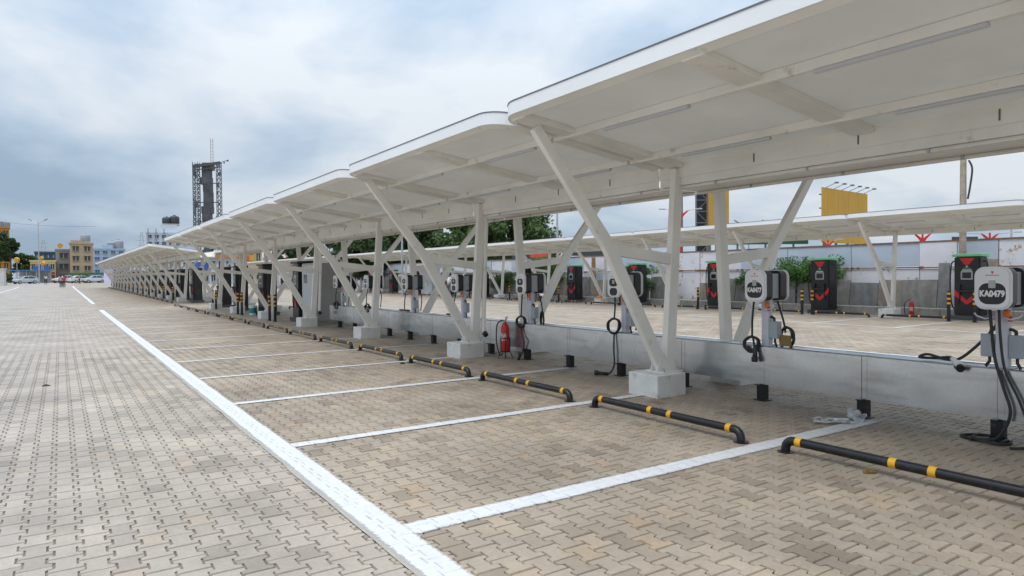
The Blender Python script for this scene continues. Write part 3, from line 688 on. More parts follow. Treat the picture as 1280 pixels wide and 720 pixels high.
for k in range(19):
    y = 9.85+5*k
    lab = 'tall black fast charger with green hood behind charger KA0479' if k == 0 else ('tall black fast charger with green hood beside the bush by the wall' if k == 1 else f'{ORD[k]} fast charger along the boundary wall, counted from the right')
    place(fastg, usedg, (24.2, y, zg(y)), 0, lab, 'fast chargers along the wall'); usedg = True

# ------------------------------------------------------------------ bollards
def make_bollard():
    t = thing('bollard', 'black bollard', 'bollard')
    b = MB(); b.lathe([(.05, 0), (.05, .90), (.046, .93), (.03, .945)], (0, 0, 0), 14); b.build('tube', black, t, smooth=True)
    b = MB(); b.lathe([(.085, 0), (.085, .012)], (0, 0, 0), 14); b.build('base_flange', black, t)
    for z in (.86, .70, .56):
        b = MB(); b.lathe([(.0525, z-.03), (.0525, z+.03)], (0, 0, 0), 14); b.build('reflective_band', yellow, t, smooth=True)
    return t
bol = make_bollard(); used = False
for k, (x, y) in enumerate(((6.2, 24.9), (6.22, 24.25), (6.2, 30.1), (6.2, 29.35), (6.32, 36.4), (6.36, 35.8))):
    place(bol, used, (x, y, 0), 0, f'{"left" if k % 2 == 0 else "right"} bollard of the {ORD[k//2]} black and yellow pair beyond the grey cabinet', 'bollards of the near block'); used = True
for k in range(14):
    for s in (0, 1):
        y = 50.3+5*k+.45*s
        place(bol, True, (6.3, y, zg(y)), 0, f'{"right" if s == 0 else "left"} bollard of the {ORD[k]} pair in the far block, counted from the gap', 'bollards of the far block')
for k, (x, y) in enumerate(((22.95, 14.95), (22.95, 9.95), (23.0, 9.25), (23.2, 15.6-.9), (23.3, 20.2), (23.3, 25.2), (23.3, 30.2), (23.3, 35.2), (23.3, 40.2), (23.3, 45.2))):
    lab = ['bollard left of the fast charger by the bush', 'left bollard in front of the fast charger behind KA0479', 'right bollard in front of the fast charger behind KA0479', 'bollard directly in front of the fast charger by the bush'][k] if k < 4 else f'{ORD[k-4]} bollard along the wall left of the bush, counted from the right'
    place(bol, True, (x, y, 0), 0, lab, 'bollards along the wall')

# ------------------------------------------------------------------ fire extinguishers, cabinet, bucket, litter
def extinguisher(loc, label, stand=True, rz=0):
    t = thing('fire_extinguisher', label, 'extinguisher', loc, rz)
    z0 = .13 if stand else 0.0
    b = MB(); b.lathe([(.06, z0), (.075, z0+.015), (.078, z0+.03), (.078, z0+.43), (.07, z0+.48), (.045, z0+.52), (.025, z0+.535), (.022, z0+.56)], (0, 0, 0), 20); b.build('cylinder', red, t, smooth=True)
    b = MB(); n = 10; v = []; f = []
    for i in range(n+1):
        a = R(150+ 90*i/n); v += [(.0793*math.cos(a), .0793*math.sin(a), z0+.20), (.0793*math.cos(a), .0793*math.sin(a), z0+.34)]
    f = [(2*i, 2*i+2, 2*i+3, 2*i+1) for i in range(n)]; b.add(v, f); b.build('printed_label', mat('extinguisher_print', (.62, .35, .33), .5, var=.9, scale=45), t)
    b = MB(); b.box((0, 0, z0+.575), (.04, .035, .04)); b.beam((0, 0, z0+.59), (-.02, -.09, z0+.62), .02, .012); b.beam((0, 0, z0+.62), (-.02, -.09, z0+.655), .02, .01); b.build('valve', steel, t, bevel=.003)
    b = MB(); b.tube(smooth_path([(0, .02, z0+.575), (0, .12, z0+.57), (-.01, .22, z0+.46), (-.01, .23, z0+.15), (-.02, .13, -.02+z0*.6), (-.02, .05, .10)]), .012, 8); b.build('hose', rubber, t, smooth=True)
    if stand:
        b = MB()
        for a in (45, 135, 225, 315):
            x, y = math.cos(R(a)), math.sin(R(a)); b.tube([(.085*x, .085*y, .40), (.085*x, .085*y, .14), (.14*x, .14*y, .0)], .008, 6)
        for z in (.14, .38): b.tube([(.085*math.cos(R(a)), .085*math.sin(R(a)), z) for a in range(0, 361, 30)], .008, 6)
        b.box((0, 0, .122), (.13, .13, .008)); b.build('wire_stand', black, t)
    return t
extinguisher((6.88, 10.55, 0), 'red fire extinguisher in a wire stand before the cable tray', True, R(10))
extinguisher((24.3, 11.7, .0), 'small red fire extinguisher on the kerb beside the wall canopy footing', False)
extinguisher((24.2, 33.3, .0), 'red fire extinguisher far back along the wall left of a fast charger', False)
def cabinet(name, label, loc, d, m1, m2, screenpanel=True):
    t = thing(name, label, 'cabinet', loc)
    b = MB(); b.box((0, 0, d[2]/2+.1), d); b.build('housing', m1, t, bevel=.012)
    b = MB(); b.box((-d[0]/2-.008, 0, d[2]/2+.12), (.02, d[1]-.08, d[2]-.16)); dr = b.build('door', m2, t, bevel=.006)
    b = MB(); b.box((-d[0]/2-.03, -d[1]*.36, d[2]*.5), (.03, .03, .16)); b.build('handle', black, dr, bevel=.005)
    if screenpanel:
        b = MB(); b.box((-d[0]/2-.02, d[1]*.18, d[2]*.78), (.012, d[1]*.26, .28)); b.build('display_window', screen, dr)
    b = MB(); b.box((0, 0, .05), (d[0]-.06, d[1]-.06, .10)); b.build('base', concrete, t)
    for x in (-.2, .2):
        b = MB(); b.lathe([(.03, 0), (.03, .08)], (x*d[0], 0, d[2]+.1), 8); b.build('lifting_eye', steel, t)
    return t
cabinet('power_cabinet', 'tall grey metal power cabinet at the end of the cable tray', (7.3, 22.3, 0), (1.0, 1.3, 1.9), cab_grey, cab_light)
cabinet('power_cabinet', 'pale grey metal cabinet far back along the boundary wall', (24.0, 47.4, zg(47)), (.7, 1.9, 2.0), cab_light, cab_light, False)
def bucket():
    t = thing('paint_bucket', 'white paint bucket with teal print beside a canopy footing', 'bucket', (6.6, 29.2, 0))
    b = MB(); b.lathe([(.14, 0), (.165, .36), (.175, .36), (.175, .385), (.15, .39)], (0, 0, 0), 18); b.build('pail', plastic_w, t, smooth=True)
    b = MB(); b.lathe([(.149, .08), (.162, .29)], (0, 0, 0), 18); b.build('printed_label', teal, t, smooth=True)
bucket()
def wrap():
    n = 16; v = []; f = []
    for i in range(9):
        for j in range(n):
            a = 2*math.pi*j/n; r = .055+.02*math.sin(3*a+i)+random.uniform(-.012, .012)
            v.append((r*math.cos(a), -.1+.026*i+random.uniform(-.008, .008), .05+r*.75*math.sin(a)+.01))
    for i in range(8):
        for j in range(n): f.append((i*n+j, i*n+(j+1) % n, (i+1)*n+(j+1) % n, (i+1)*n+j))
    m = mat('clear_plastic_film', (.75, .76, .8), .25, var=.1, trans=.55)
    b = MB(); b.add(v, f)
    g = 9; vv = []; ff = []
    for i in range(g):
        for j in range(g): vv.append((-.48+.05*i+random.uniform(-.02, .02), -.22+.03*j+random.uniform(-.01, .01), .014+abs(random.gauss(0, .012))))
    for i in range(g-1):
        for j in range(g-1):
            if (i+j) % 5: ff.append((i*g+j, (i+1)*g+j, (i+1)*g+j+1, i*g+j+1))
    b.add(vv, ff); o = b.build('plastic_wrap', m, loc=(6.88, 3.86, 0)); o.rotation_euler = (0, 0, R(-40))
    tag(o, 'crumpled clear plastic wrap lying on the end of a white bay line', 'litter')
wrap()
def debris(label, loc, m, s=.07):
    n = 9; b = MB(); v = [(0, 0, .03)]
    for j in range(n):
        a = 2*math.pi*j/n; r = s*random.uniform(.6, 1.3); v.append((r*math.cos(a), r*.7*math.sin(a), random.uniform(.004, .02)))
    v += [(x, y, .001) for x, y, z in v[1:]]
    f = [(0, 1+j, 1+(j+1) % n) for j in range(n)]+[(1+j, 1+n+j, 1+n+(j+1) % n, 1+(j+1) % n) for j in range(n)]
    b.add(v, f); tag(b.build('debris', m, loc=loc), label, 'litter')
debris('crushed yellow-brown leaf litter under the nearest wheel stop', (5.17, 2.79, .003), mat('leaf_litter', (.18, .11, .02), .8, var=.6, scale=20), .06)
debris('dark bit of debris on the white line before the second canopy plinth', (5.0, 11.0, .0), mat('dark_litter', (.05, .03, .02), .8), .05)
debris('small dark twig on the grey pavers of the drive aisle', (-.2, 11.9, .0), mat('dark_litter', (.05, .03, .02), .8), .045)

# ------------------------------------------------------------------ boundary wall, slabs, kerb
def rusted(name, base, amt):
    m = bpy.data.materials.new(name); m.use_nodes = True; nt = m.node_tree; N = nt.nodes.new; L = nt.links.new
    b = nt.nodes['Principled BSDF']; b.inputs['Roughness'].default_value = .55
    tc = N('ShaderNodeTexCoord'); oi = N('ShaderNodeObjectInfo'); ad = N('ShaderNodeVectorMath'); L(tc.outputs['Object'], ad.inputs[0])
    sc = N('ShaderNodeVectorMath'); sc.operation = 'SCALE'; L(oi.outputs['Location'], sc.inputs[0]); sc.inputs['Scale'].default_value = .37; L(sc.outputs[0], ad.inputs[1])
    n = N('ShaderNodeTexNoise'); n.inputs['Scale'].default_value = 1.5; n.inputs['Detail'].default_value = 11; n.inputs['Roughness'].default_value = .82; L(ad.outputs[0], n.inputs['Vector'])
    r = N('ShaderNodeMapRange'); r.inputs[1].default_value = .64-amt*.10; r.inputs[2].default_value = .66-amt*.10; L(n.outputs['Fac'], r.inputs[0])
    n2 = N('ShaderNodeTexNoise'); n2.inputs['Scale'].default_value = 9; n2.inputs['Detail'].default_value = 4; L(ad.outputs[0], n2.inputs['Vector'])
    rc = N('ShaderNodeValToRGB'); rc.color_ramp.elements[0].color = (.17, .10, .06, 1); rc.color_ramp.elements[1].color = (.45, .29, .07, 1); rc.color_ramp.elements[0].position = .4; rc.color_ramp.elements[1].position = .55; L(n2.outputs['Fac'], rc.inputs[0])
    n3 = N('ShaderNodeTexNoise'); n3.inputs['Scale'].default_value = 1.6; n3.inputs['Detail'].default_value = 5; L(ad.outputs[0], n3.inputs['Vector'])
    mr = N('ShaderNodeMapRange'); mr.inputs[3].default_value = .85; mr.inputs[4].default_value = 1.12; L(n3.outputs['Fac'], mr.inputs[0])
    s2 = N('ShaderNodeVectorMath'); s2.operation = 'SCALE'; s2.inputs[0].default_value = base; L(mr.outputs[0], s2.inputs['Scale'])
    mx = N('ShaderNodeMixRGB'); L(r.outputs[0], mx.inputs[0]); L(s2.outputs[0], mx.inputs[1]); L(rc.outputs[0], mx.inputs[2]); L(mx.outputs[0], b.inputs['Base Color'])
    return m
sheet_w = rusted('white_rusted_sheet', (.68, .68, .73), .55); sheet_b = mat('blue_grey_sheet', (.43, .49, .57), .5, var=.08, scale=1.2); sheet_c = rusted('white_clean_sheet', (.66, .66, .71), .15)
def granite(name, col):
    m = bpy.data.materials.new(name); m.use_nodes = True; nt = m.node_tree; N = nt.nodes.new; L = nt.links.new
    b = nt.nodes['Principled BSDF']; b.inputs['Roughness'].default_value = .8
    tc = N('ShaderNodeTexCoord'); oi = N('ShaderNodeObjectInfo'); sc = N('ShaderNodeVectorMath'); sc.operation = 'SCALE'; L(oi.outputs['Location'], sc.inputs[0]); sc.inputs['Scale'].default_value = 1.7
    ad = N('ShaderNodeVectorMath'); L(tc.outputs['Object'], ad.inputs[0]); L(sc.outputs[0], ad.inputs[1])
    w = N('ShaderNodeTexWave'); w.wave_type = 'RINGS'; w.inputs['Scale'].default_value = .7; w.inputs['Distortion'].default_value = 14; w.inputs['Detail'].default_value = 5; L(ad.outputs[0], w.inputs['Vector'])
    n = N('ShaderNodeTexNoise'); n.inputs['Scale'].default_value = 3; n.inputs['Detail'].default_value = 9; n.inputs['Roughness'].default_value = .7; L(ad.outputs[0], n.inputs['Vector'])
    mx = N('ShaderNodeMixRGB'); mx.inputs[0].default_value = .14; L(n.outputs['Fac'], mx.inputs[1]); L(w.outputs['Fac'], mx.inputs[2])
    cr = N('ShaderNodeValToRGB'); L(mx.outputs[0], cr.inputs[0]); cr.color_ramp.elements[0].position = .25; cr.color_ramp.elements[1].position = .75
    cr.color_ramp.elements[0].color = tuple(c*.65 for c in col)+(1,); cr.color_ramp.elements[1].color = tuple(c*1.3 for c in col)+(1,)
    L(cr.outputs[0], b.inputs['Base Color'])
    bp = N('ShaderNodeBump'); bp.inputs['Strength'].default_value = .5; bp.inputs['Distance'].default_value = .01; L(n.outputs['Fac'], bp.inputs['Height']); L(bp.outputs[0], b.inputs['Normal'])
    return m
gran = [granite('granite_grey', (.24, .235, .22)), granite('granite_warm', (.27, .24, .20)), granite('granite_blue', (.20, .205, .21))]
def wall():
    t = thing('boundary_wall', 'patched sheet metal boundary wall, blue-grey and rust-stained white panels', 'wall', (26, 0, 0))
    ys = [1.0, 3.6, 6.2, 8.0, 9.75, 11.0, 12.25, 14.8, 17.6, 20.0, 22.4, 24.0, 26.4, 28.8, 31.2]
    while ys[-1] < 108: ys.append(ys[-1]+2.6)
    kind = {8.0: 0, 9.75: 1, 11.0: 0, 12.25: 0, 14.8: 0, 3.6: 1, 6.2: 0}
    kup = {8.0: 'r', 9.75: 'b', 11.0: 'c', 12.25: 'b', 14.8: 'b', 17.6: 'b', 20.0: 'r', 22.4: 'r', 24.0: 'b', 26.4: 'b'}
    klo = {8.0: 'c', 9.75: 'c', 11.0: 'c', 12.25: 'r', 14.8: 'c', 17.6: 'c', 20.0: 'r', 22.4: 'r', 24.0: 'c'}
    mm = {'r': sheet_w, 'b': sheet_b, 'c': sheet_c}
    for i in range(len(ys)-1):
        a, c = ys[i], ys[i+1]; z0 = zg(a)
        for z_a, z_b, tab in ((.25, 1.66, klo), (1.74, 2.60, kup)):
            key = tab.get(a, random.choice('bbcr' if z_a > 1 else 'ccrb')); dx = random.uniform(-.02, .02)
            b = MB(); n = 2; b.box((dx, 0, (z_b-z_a)/2), (.012, c-a-.02, z_b-z_a)); o = b.build('sheet_panel', mm[key], t, loc=(0, (a+c)/2, z_a+z0))
        for z in (1.70, 2.625): 
            b = MB(); b.box((-.02, 0, 0), (.05, c-a-.004, .05)); b.build('rail', rust, t, loc=(0, (a+c)/2, z+z0))
        b = MB(); b.box((.06, 0, 1.3), (.07, .07, 2.6)); b.build('post', rust, t, loc=(0, a, z0))
wall()
def slabs():
    y = 3.0; i = 0
    fixed = {}
    spec = [(8.6, .95, 1.45), (9.6, .55, 1.95), (10.95, .36, 1.86), (11.35, 1.15, 1.25), (12.52, .85, 1.25), (13.4, 1.05, 1.17), (14.48, .90, 1.28), (15.4, .5, 1.30), (15.95, .75, 1.22), (16.8, .9, 1.3), (17.75, .95, 1.30), (18.75, 1.0, 1.25), (19.8, 1.05, 1.32), (20.9, .95, 1.1), (23.3, .95, 1.4), (24.3, .8, 1.4), (25.2, 1.1, 1.35)]
    y = 26.4
    while y < 62:
        w = random.uniform(.7, 1.2); spec.append((y, w, random.uniform(1.15, 1.5))); y += w+random.uniform(.01, .12)
    for i, (y, w, h) in enumerate(spec):
        b = MB(); q = []
        for a, c in ((0, 0), (w, 0), (w, h), (0, h)): q.append((a+random.uniform(-.02, .02), c+random.uniform(-.02, .02)*(c > 0)))
        b.prism(q, lambda a, c, k: (k+c*.10, a-w/2, c), -.03, .05)
        o = b.build('stone_slab', gran[i % 3], None, bevel=.008, loc=(25.25+random.uniform(-.03, .03), y+w/2, zg(y)))
        o.rotation_euler = (R(random.uniform(-1.5, 1.5)), 0, R(random.uniform(-2, 2)))
        tag(o, f'{ORD[i]} upright granite slab leaning on the boundary wall, counted from the right', 'stone slab', 'granite slabs along the wall')
    t = thing('kerb', 'low concrete plinth running in front of the granite slabs', 'kerb', (24.9, 0, 0))
    y = 3.0
    while y < 62:
        b = MB(); b.box((0, .99, .14), (.36, 1.975, .30)); b.build('kerb_block', concrete, t, bevel=.012, loc=(random.uniform(-.01, .01), y, zg(y))); y += 2.0
slabs()

# ------------------------------------------------------------------ vegetation
def leaf_mat(name, c1, c2):
    m = bpy.data.materials.new(name); m.use_nodes = True; nt = m.node_tree; N = nt.nodes.new; L = nt.links.new
    b = nt.nodes['Principled BSDF']; b.inputs['Roughness'].default_value = .55
    at = N('ShaderNodeAttribute'); at.attribute_name = 'tint'
    mx = N('ShaderNodeMixRGB'); L(at.outputs['Fac'], mx.inputs[0]); mx.inputs[1].default_value = (*c1, 1); mx.inputs[2].default_value = (*c2, 1); L(mx.outputs[0], b.inputs['Base Color'])
    tr = N('ShaderNodeBsdfTranslucent'); L(mx.outputs[0], tr.inputs[0]); ms = N('ShaderNodeMixShader'); ms.inputs[0].default_value = .25
    L(b.outputs[0], ms.inputs[1]); L(tr.outputs[0], ms.inputs[2]); L(ms.outputs[0], nt.nodes['Material Output'].inputs[0]); return m
leaf_d = leaf_mat('leaf_dark', (.018, .042, .014), (.075, .125, .035)); leaf_m = leaf_mat('leaf_mid', (.025, .06, .015), (.12, .19, .05)); leaf_b = leaf_mat('leaf_bush', (.03, .10, .02), (.13, .26, .05))
bark = mat('bark', (.10, .075, .055), .95, var=.3, scale=6)
def leaves(name, clumps, per, size, m, parent, seed):
    g = np.random.default_rng(seed); V = []; T = []
    for (c, r) in clumps:
        d = g.normal(size=(per, 3)); d /= np.linalg.norm(d, axis=1)[:, None]; rad = r*g.random(per)**.4
        p = np.array(c)+d*rad[:, None]*np.array([1, 1, .78])
        a = g.normal(size=(per, 3)); a /= np.linalg.norm(a, axis=1)[:, None]; b = np.cross(a, g.normal(size=(per, 3))); b /= np.linalg.norm(b, axis=1)[:, None]
        s = size*(.6+.8*g.random(per))[:, None]
        V.append(np.stack([p-a*s, p+b*s*.45, p+a*s, p-b*s*.45], 1)); T.append(np.repeat(np.clip(g.random()*.5+g.random(per)*.5, 0, 1), 4))
    V = np.concatenate(V).reshape(-1, 3); T = np.concatenate(T); n = len(V)//4
    me = bpy.data.meshes.new(name); me.vertices.add(len(V)); me.vertices.foreach_set('co', V.ravel())
    me.loops.add(len(V)); me.loops.foreach_set('vertex_index', np.arange(len(V), dtype=np.int32)); me.polygons.add(n)
    me.polygons.foreach_set('loop_start', (np.arange(n)*4).astype(np.int32)); me.polygons.foreach_set('loop_total', np.full(n, 4, np.int32)); me.update(calc_edges=True)
    me.attributes.new('tint', 'FLOAT', 'POINT').data.foreach_set('value', T.astype(np.float32))
    return link(name, me, m, parent)
def tree(label, loc, h, cr, ch, m, seed, clumps=64, per=230, size=.17, group='trees beyond the boundary wall', trunk_r=.22):
    g = random.Random(seed); t = thing('tree', label, 'tree', loc, 0, group)
    b = MB(); zb = h-ch*.8
    b.tube([(0, 0, -.1), (.05, .03, zb*.5), (0, .1, zb), (.05, 0, zb+ch*.35)], [trunk_r, trunk_r*.8, trunk_r*.62, trunk_r*.3], 9)
    cl = []
    for i in range(clumps):
        a = g.uniform(0, 2*math.pi); u = g.uniform(-.95, 1.05); rr = cr*math.sqrt(max(0, 1-u*u*.85))*g.uniform(.45, 1.0)
        c = (rr*math.cos(a), rr*math.sin(a), h-ch/2+u*ch/2*.86); r = cr*g.uniform(.2, .34); cl.append((c, r))
        if i % 4 == 0: b.tube([(0, .05, zb*g.uniform(.75, 1)), (c[0]*.5, c[1]*.5, (zb+c[2])/2-.1), c], [trunk_r*.42, trunk_r*.25, .03], 6)
    b.build('trunk', bark, t, smooth=True); leaves('crown', cl, per, size, m, t, seed); return t
def tree_px(label, u0, u1, vtop, depth, m, seed, **kw):
    p = ground_at((u0+u1)/2, depth); w = (u1-u0)*depth/FPX*1.08; top = W((u0+u1)/2, vtop-9, depth).z-p.z
    return tree(label, p, top, w/2, min(top*.86, w*1.35), m, seed, **kw)
tree_px('dense dark green tree left of the pair above the wall canopy', 424, 496, 280, 66, leaf_d, 11, clumps=90, size=.2)
tree_px('dark tree crown just right of the darkest tree above the wall canopy', 478, 552, 276, 70, leaf_d, 12, clumps=90, size=.2)
tree_px('broad green tree behind the wall, left half of the big clump', 552, 632, 276, 60, leaf_m, 13, clumps=90, size=.17)
tree_px('tall green tree behind the wall, right half of the big clump', 606, 692, 264, 62, leaf_m, 14, clumps=100, size=.17)
tree_px('small dark tree peeking over the wall canopy near the grey cabinet', 388, 424, 303, 95, leaf_d, 15, clumps=30, size=.26)
tree_px('dark tree filling the gap behind the far end of the wall canopy', 340, 392, 310, 105, leaf_d, 16, clumps=30, size=.28)
tree_px('tall dark tree at the left edge before the ochre house', -14, 12, 300, 150, leaf_d, 17, clumps=36, size=.4, group='trees at the left edge')
tree_px('leafy tree right of the tall dark tree at the left edge', 4, 23, 308, 146, leaf_d, 18, clumps=30, size=.38, group='trees at the left edge')
tree_px('round green shrub tree behind the blue shed roof', 20, 42, 326, 152, leaf_m, 19, clumps=26, size=.36, group='trees at the left edge')
def bush(label, loc, w, d, h, seed, m=leaf_b, n=26, per=170, size=.055):
    g = random.Random(seed); t = thing('bush', label, 'bush', loc, 0, 'bushes by the boundary wall'); cl = []; b = MB()
    for i in range(n):
        c = (g.uniform(-.5, .5)*d, g.uniform(-.5, .5)*w, h*g.uniform(.48, .95)*(1-.15*abs(g.uniform(-1, 1)))); cl.append((c, g.uniform(.12, .2)*max(w, h)))
        if i % 3 == 0: b.tube([(c[0]*.2, c[1]*.3, 0), (c[0]*.7, c[1]*.7, c[2]*.6), c], [.03, .02, .008], 5)
    b.build('stem', bark, t); leaves('foliage', cl, per, size, m, t, seed); return t
bush('large green bush behind the fast charger at the wall', (25.5, 16.4, .1), 2.6, .5, 2.15, 31, n=46)
bush('smaller bush trailing left of the large bush', (25.5, 19.0, .1), 1.2, .4, 1.6, 32, n=20)
bush('bush behind the fast charger seen through the first canopy frame', (25.0, 25.6, .1), 1.7, .6, 1.85, 33, n=30)
bush('green creeper bush against the wall behind the fire extinguisher post', (25.0, 33.5, .1), 2.4, .7, 2.6, 34, n=40)
bush('dark bush at the foot of the wall beside the slabs far back', (25.0, 38.6, .1), 2.0, .6, 1.7, 35, leaf_m, 30)

# ------------------------------------------------------------------ poles, lamps, billboards behind the wall
def pole(label, u, vtop, depth, r, m, name='utility_pole', lean=0.0, cat='pole'):
    p = ground_at(u, depth); h = W(u, vtop, depth).z-p.z; t = thing(name, label, cat, p); b = MB(); b.tube([(0, 0, -.2), (lean*.5, 0, h*.5), (lean, 0, h)], [r*1.15, r, r*.8], 10); b.build('shaft', m, t, smooth=True); return t, h
t, h = pole('weathered grey utility pole rising behind the wall at the right', 1203, 120, 22.9, .10, wood, lean=.05)
b = MB(); b.tube(smooth_path([(.1, -.14, h-2.2), (.08, -.25, h-2.5), (.05, -.2, h-3.1), (.03, -.14, h-3.5)]), .03, 6); b.build('wire_loop', rubber, t, smooth=True)
b = MB(); b.box((.1, -.3, h-1.9), (.1, .5, .08)); b.build('bracket', steel, t)
pole('slim pale pole beside the big green tree', 697, 262, 52, .09, steel, 'slim_pole')
pole('rusty brown pole standing before the wall between the canopy frames', 742, 322, 39, .14, mat('rust_brown', (.26, .14, .06), .8, var=.3), 'slim_pole')
pole('slim pole left of the darkest trees', 503, 292, 50, .08, steel, 'slim_pole')
def lamp(label, u, vtop, depth, kind, arm=1.1):
    p = ground_at(u, depth); h = W(u, vtop, depth).z-p.z; t = thing('street_lamp', label, 'street lamp', p, -YAW+0.0, 'street lamps')
    b = MB(); b.tube([(0, 0, 0), (0, 0, h*.5), (0, 0, h)], [.11, .09, .06], 9); b.build('shaft', steel if kind != 'red' else red, t, smooth=True)
    for s in (-1, 1):
        if kind == 'red':
            b = MB(); b.prism([(s*.05, h-.42), (s*.14, h-.30), (s*.42, h-.10), (s*.62, h-.03), (s*.46, h-.2), (s*.24, h-.42), (s*.12, h-.62), (s*.05, h-.85)][::s], lambda x, z, k: (x, k, z), -.04, .04); b.build('red_wing', red, t)
            b = MB(); b.tube([(s*.5, 0, h-.07), (s*(arm+.6), 0, h+.02)], .025, 6); b.build('arm', steel, t)
            b = MB(); b.box((s*(arm+.8), 0, h+.04), (.45, .16, .08)); b.build('lamp_head', mat('lamp_grey', (.35, .38, .4), .5), t, bevel=.02)
        else:
            b = MB(); b.tube([(0, 0, h-.5), (s*arm*.5, 0, h-.12), (s*arm, 0, h+.2)], .035, 6); b.build('arm', steel, t)
            b = MB(); b.beam((s*arm*.9, 0, h+.15), (s*(arm+.5), 0, h+.5), .2, .09); b.build('lamp_head', dark_trim, t, bevel=.01)
    return t
lamp('twin-arm street lamp left of the yellow billboard above the canopy', 936, 281, 75, 'grey')
lamp('twin-arm street lamp at the far right above the wall canopy', 1264, 259, 62, 'grey')
lamp('red winged street lamp over the wall left of the utility pole', 1153, 291, 45, 'red', .2)
lamp('red winged street lamp over the wall right of the utility pole', 1237, 291, 45, 'red')
lamp('red winged street lamp under the yellow billboard', 1035, 300, 60, 'red', .3)
lamp('red winged street lamp beside the tall black lattice billboard', 851, 262, 48, 'red', .5)
lamp('red winged street lamp over the green hoarding', 968, 302, 70, 'red', .5)
lamp('red lamp post between the trees and the rear post', 733, 314, 60, 'red', .1)
lamp('tall twin-arm lamp pole in front of the left background buildings', 49, 277, 128, 'grey', 1.3)
bill_y = mat('billboard_ochre', (.50, .28, .03), .6, var=.1, scale=.4)
def billboard(label, u0, u1, v0, v1, depth, turn, lights=True, backdepth=.5):
    a = W(u0, v1, depth); c = W(u1, v1, depth+turn); d = Vector((c.x-a.x, c.y-a.y, 0)); w = d.length; ang = math.atan2(d.y, d.x)
    h = W(u0, v0, depth).z-a.z; zb = zg(a.y); t = thing('billboard', label, 'billboard', (a.x, a.y, zb), ang, 'billboards behind the wall'); z0 = a.z-zb
    n = max(3, int(w/1.0))
    for i in range(n):
        b = MB(); b.box((w*(i+.5)/n, 0, z0+h/2), (w/n-.02, .06+.02*(i % 2), h)); b.build('sheet_panel', bill_y, t)
    b = MB()
    for i in range(4): b.box((w*(i+.5)/4, .35, (z0+h)/2), (.18, .18, z0+h))
    for k in range(4): b.box((w/2, .2, z0+h*(k+.5)/4), (w, .1, .1))
    b.build('steel_frame', dark_trim, t)
    if lights:
        for i in range(6):
            x = w*(i+.5)/6; b = MB(); b.tube([(x, 0, z0+h), (x, -.9, z0+h+.35)], .03, 5); b.box((x, -1.0, z0+h+.36), (.35, .25, .12)); b.build('flood_lamp', dark_trim, t)
    return t
billboard('yellow ochre sheet billboard with lamp arms right of the canopy brace', 1027, 1084, 234, 303, 62, 6)
billboard('tall yellow ochre billboard strip behind the first canopy rear post', 879, 911, 232, 292, 62, 4, False)
def lattice(label, u, v0, v1, depth, w):
    a = W(u, v1, depth); h = W(u, v0, depth).z-zg(a.y); t = thing('billboard_tower', label, 'billboard tower', (a.x, a.y, zg(a.y)), -YAW); b = MB()
    b.box((0, .3, h*.55), (w, .05, h*.9)); b.build('black_backing', mat('black_backing', (.012, .014, .02), .6), t); b = MB()
    n = 9
    for s in (-1, 1): b.box((s*w/2, 0, h/2), (.1, .1, h))
    for i in range(n):
        z = h*i/n; b.box((0, 0, z), (w, .08, .08)); b.beam((-w/2, 0, z), (w/2, 0, z+h/n), .06, .06) if i % 2 else b.beam((w/2, 0, z), (-w/2, 0, z+h/n), .06, .06)
    b.build('lattice', mat('lattice_grey', (.11, .12, .13), .6), t)
lattice('tall black lattice panel left of the tall yellow billboard', 877.5, 236, 300, 60, 1.0)
lattice('narrow black lattice panel left of the first canopy rear post', 850, 238, 300, 70, .5)
def hoarding(label, u0, u1, v0, v1, depth, bands, cat='hoarding'):
    a = W(u0, v1, depth); c = W(u1, v1, depth); w = (Vector((c.x, c.y))-Vector((a.x, a.y))).length; ang = math.atan2(c.y-a.y, c.x-a.x); h = W(u0, v0, depth).z-a.z
    t = thing('hoarding', label, cat, (a.x, a.y, zg(a.y)), ang); z0 = a.z-zg(a.y)
    for (f0, f1, m) in bands:
        b = MB(); b.box((w/2, 0, z0+h*(f0+f1)/2), (w, .12, h*(f1-f0)-.01)); b.build('board', m, t)
    b = MB()
    for i in range(3): b.box((w*(i+.5)/3, .15, z0/2), (.15, .15, z0+.1))
    b.build('legs', dark_trim, t); return t
g_dk = mat('dark_green_board', (.02, .09, .06), .6); y_bd = mat('yellow_board', (.6, .42, .03), .6, var=.4, scale=1.5); r_bd = mat('red_board', (.6, .06, .05), .6); k_bd = mat('charcoal_board', (.04, .045, .05), .6); bl_bd = mat('blue_board', (.05, .12, .4), .5)
hoarding('green and yellow hoarding strip behind the wall under the canopy edge', 905, 1010, 292, 306, 66, [(0, .4, g_dk), (.4, 1, y_bd)])
hoarding('red board above a dark band over the wall, between canopy frames', 663, 688, 315, 322, 48, [(0, 1, r_bd)])
hoarding('dark band behind the red board above the wall', 640, 690, 316, 325, 52, [(0, 1, k_bd)])
hoarding('long dark roofline above the wall behind the first arm', 712, 800, 312, 320, 55, [(0, 1, k_bd)])
hoarding('low dark rooftop parapet beside the utility pole', 1190, 1222, 296, 304, 80, [(0, 1, k_bd)])
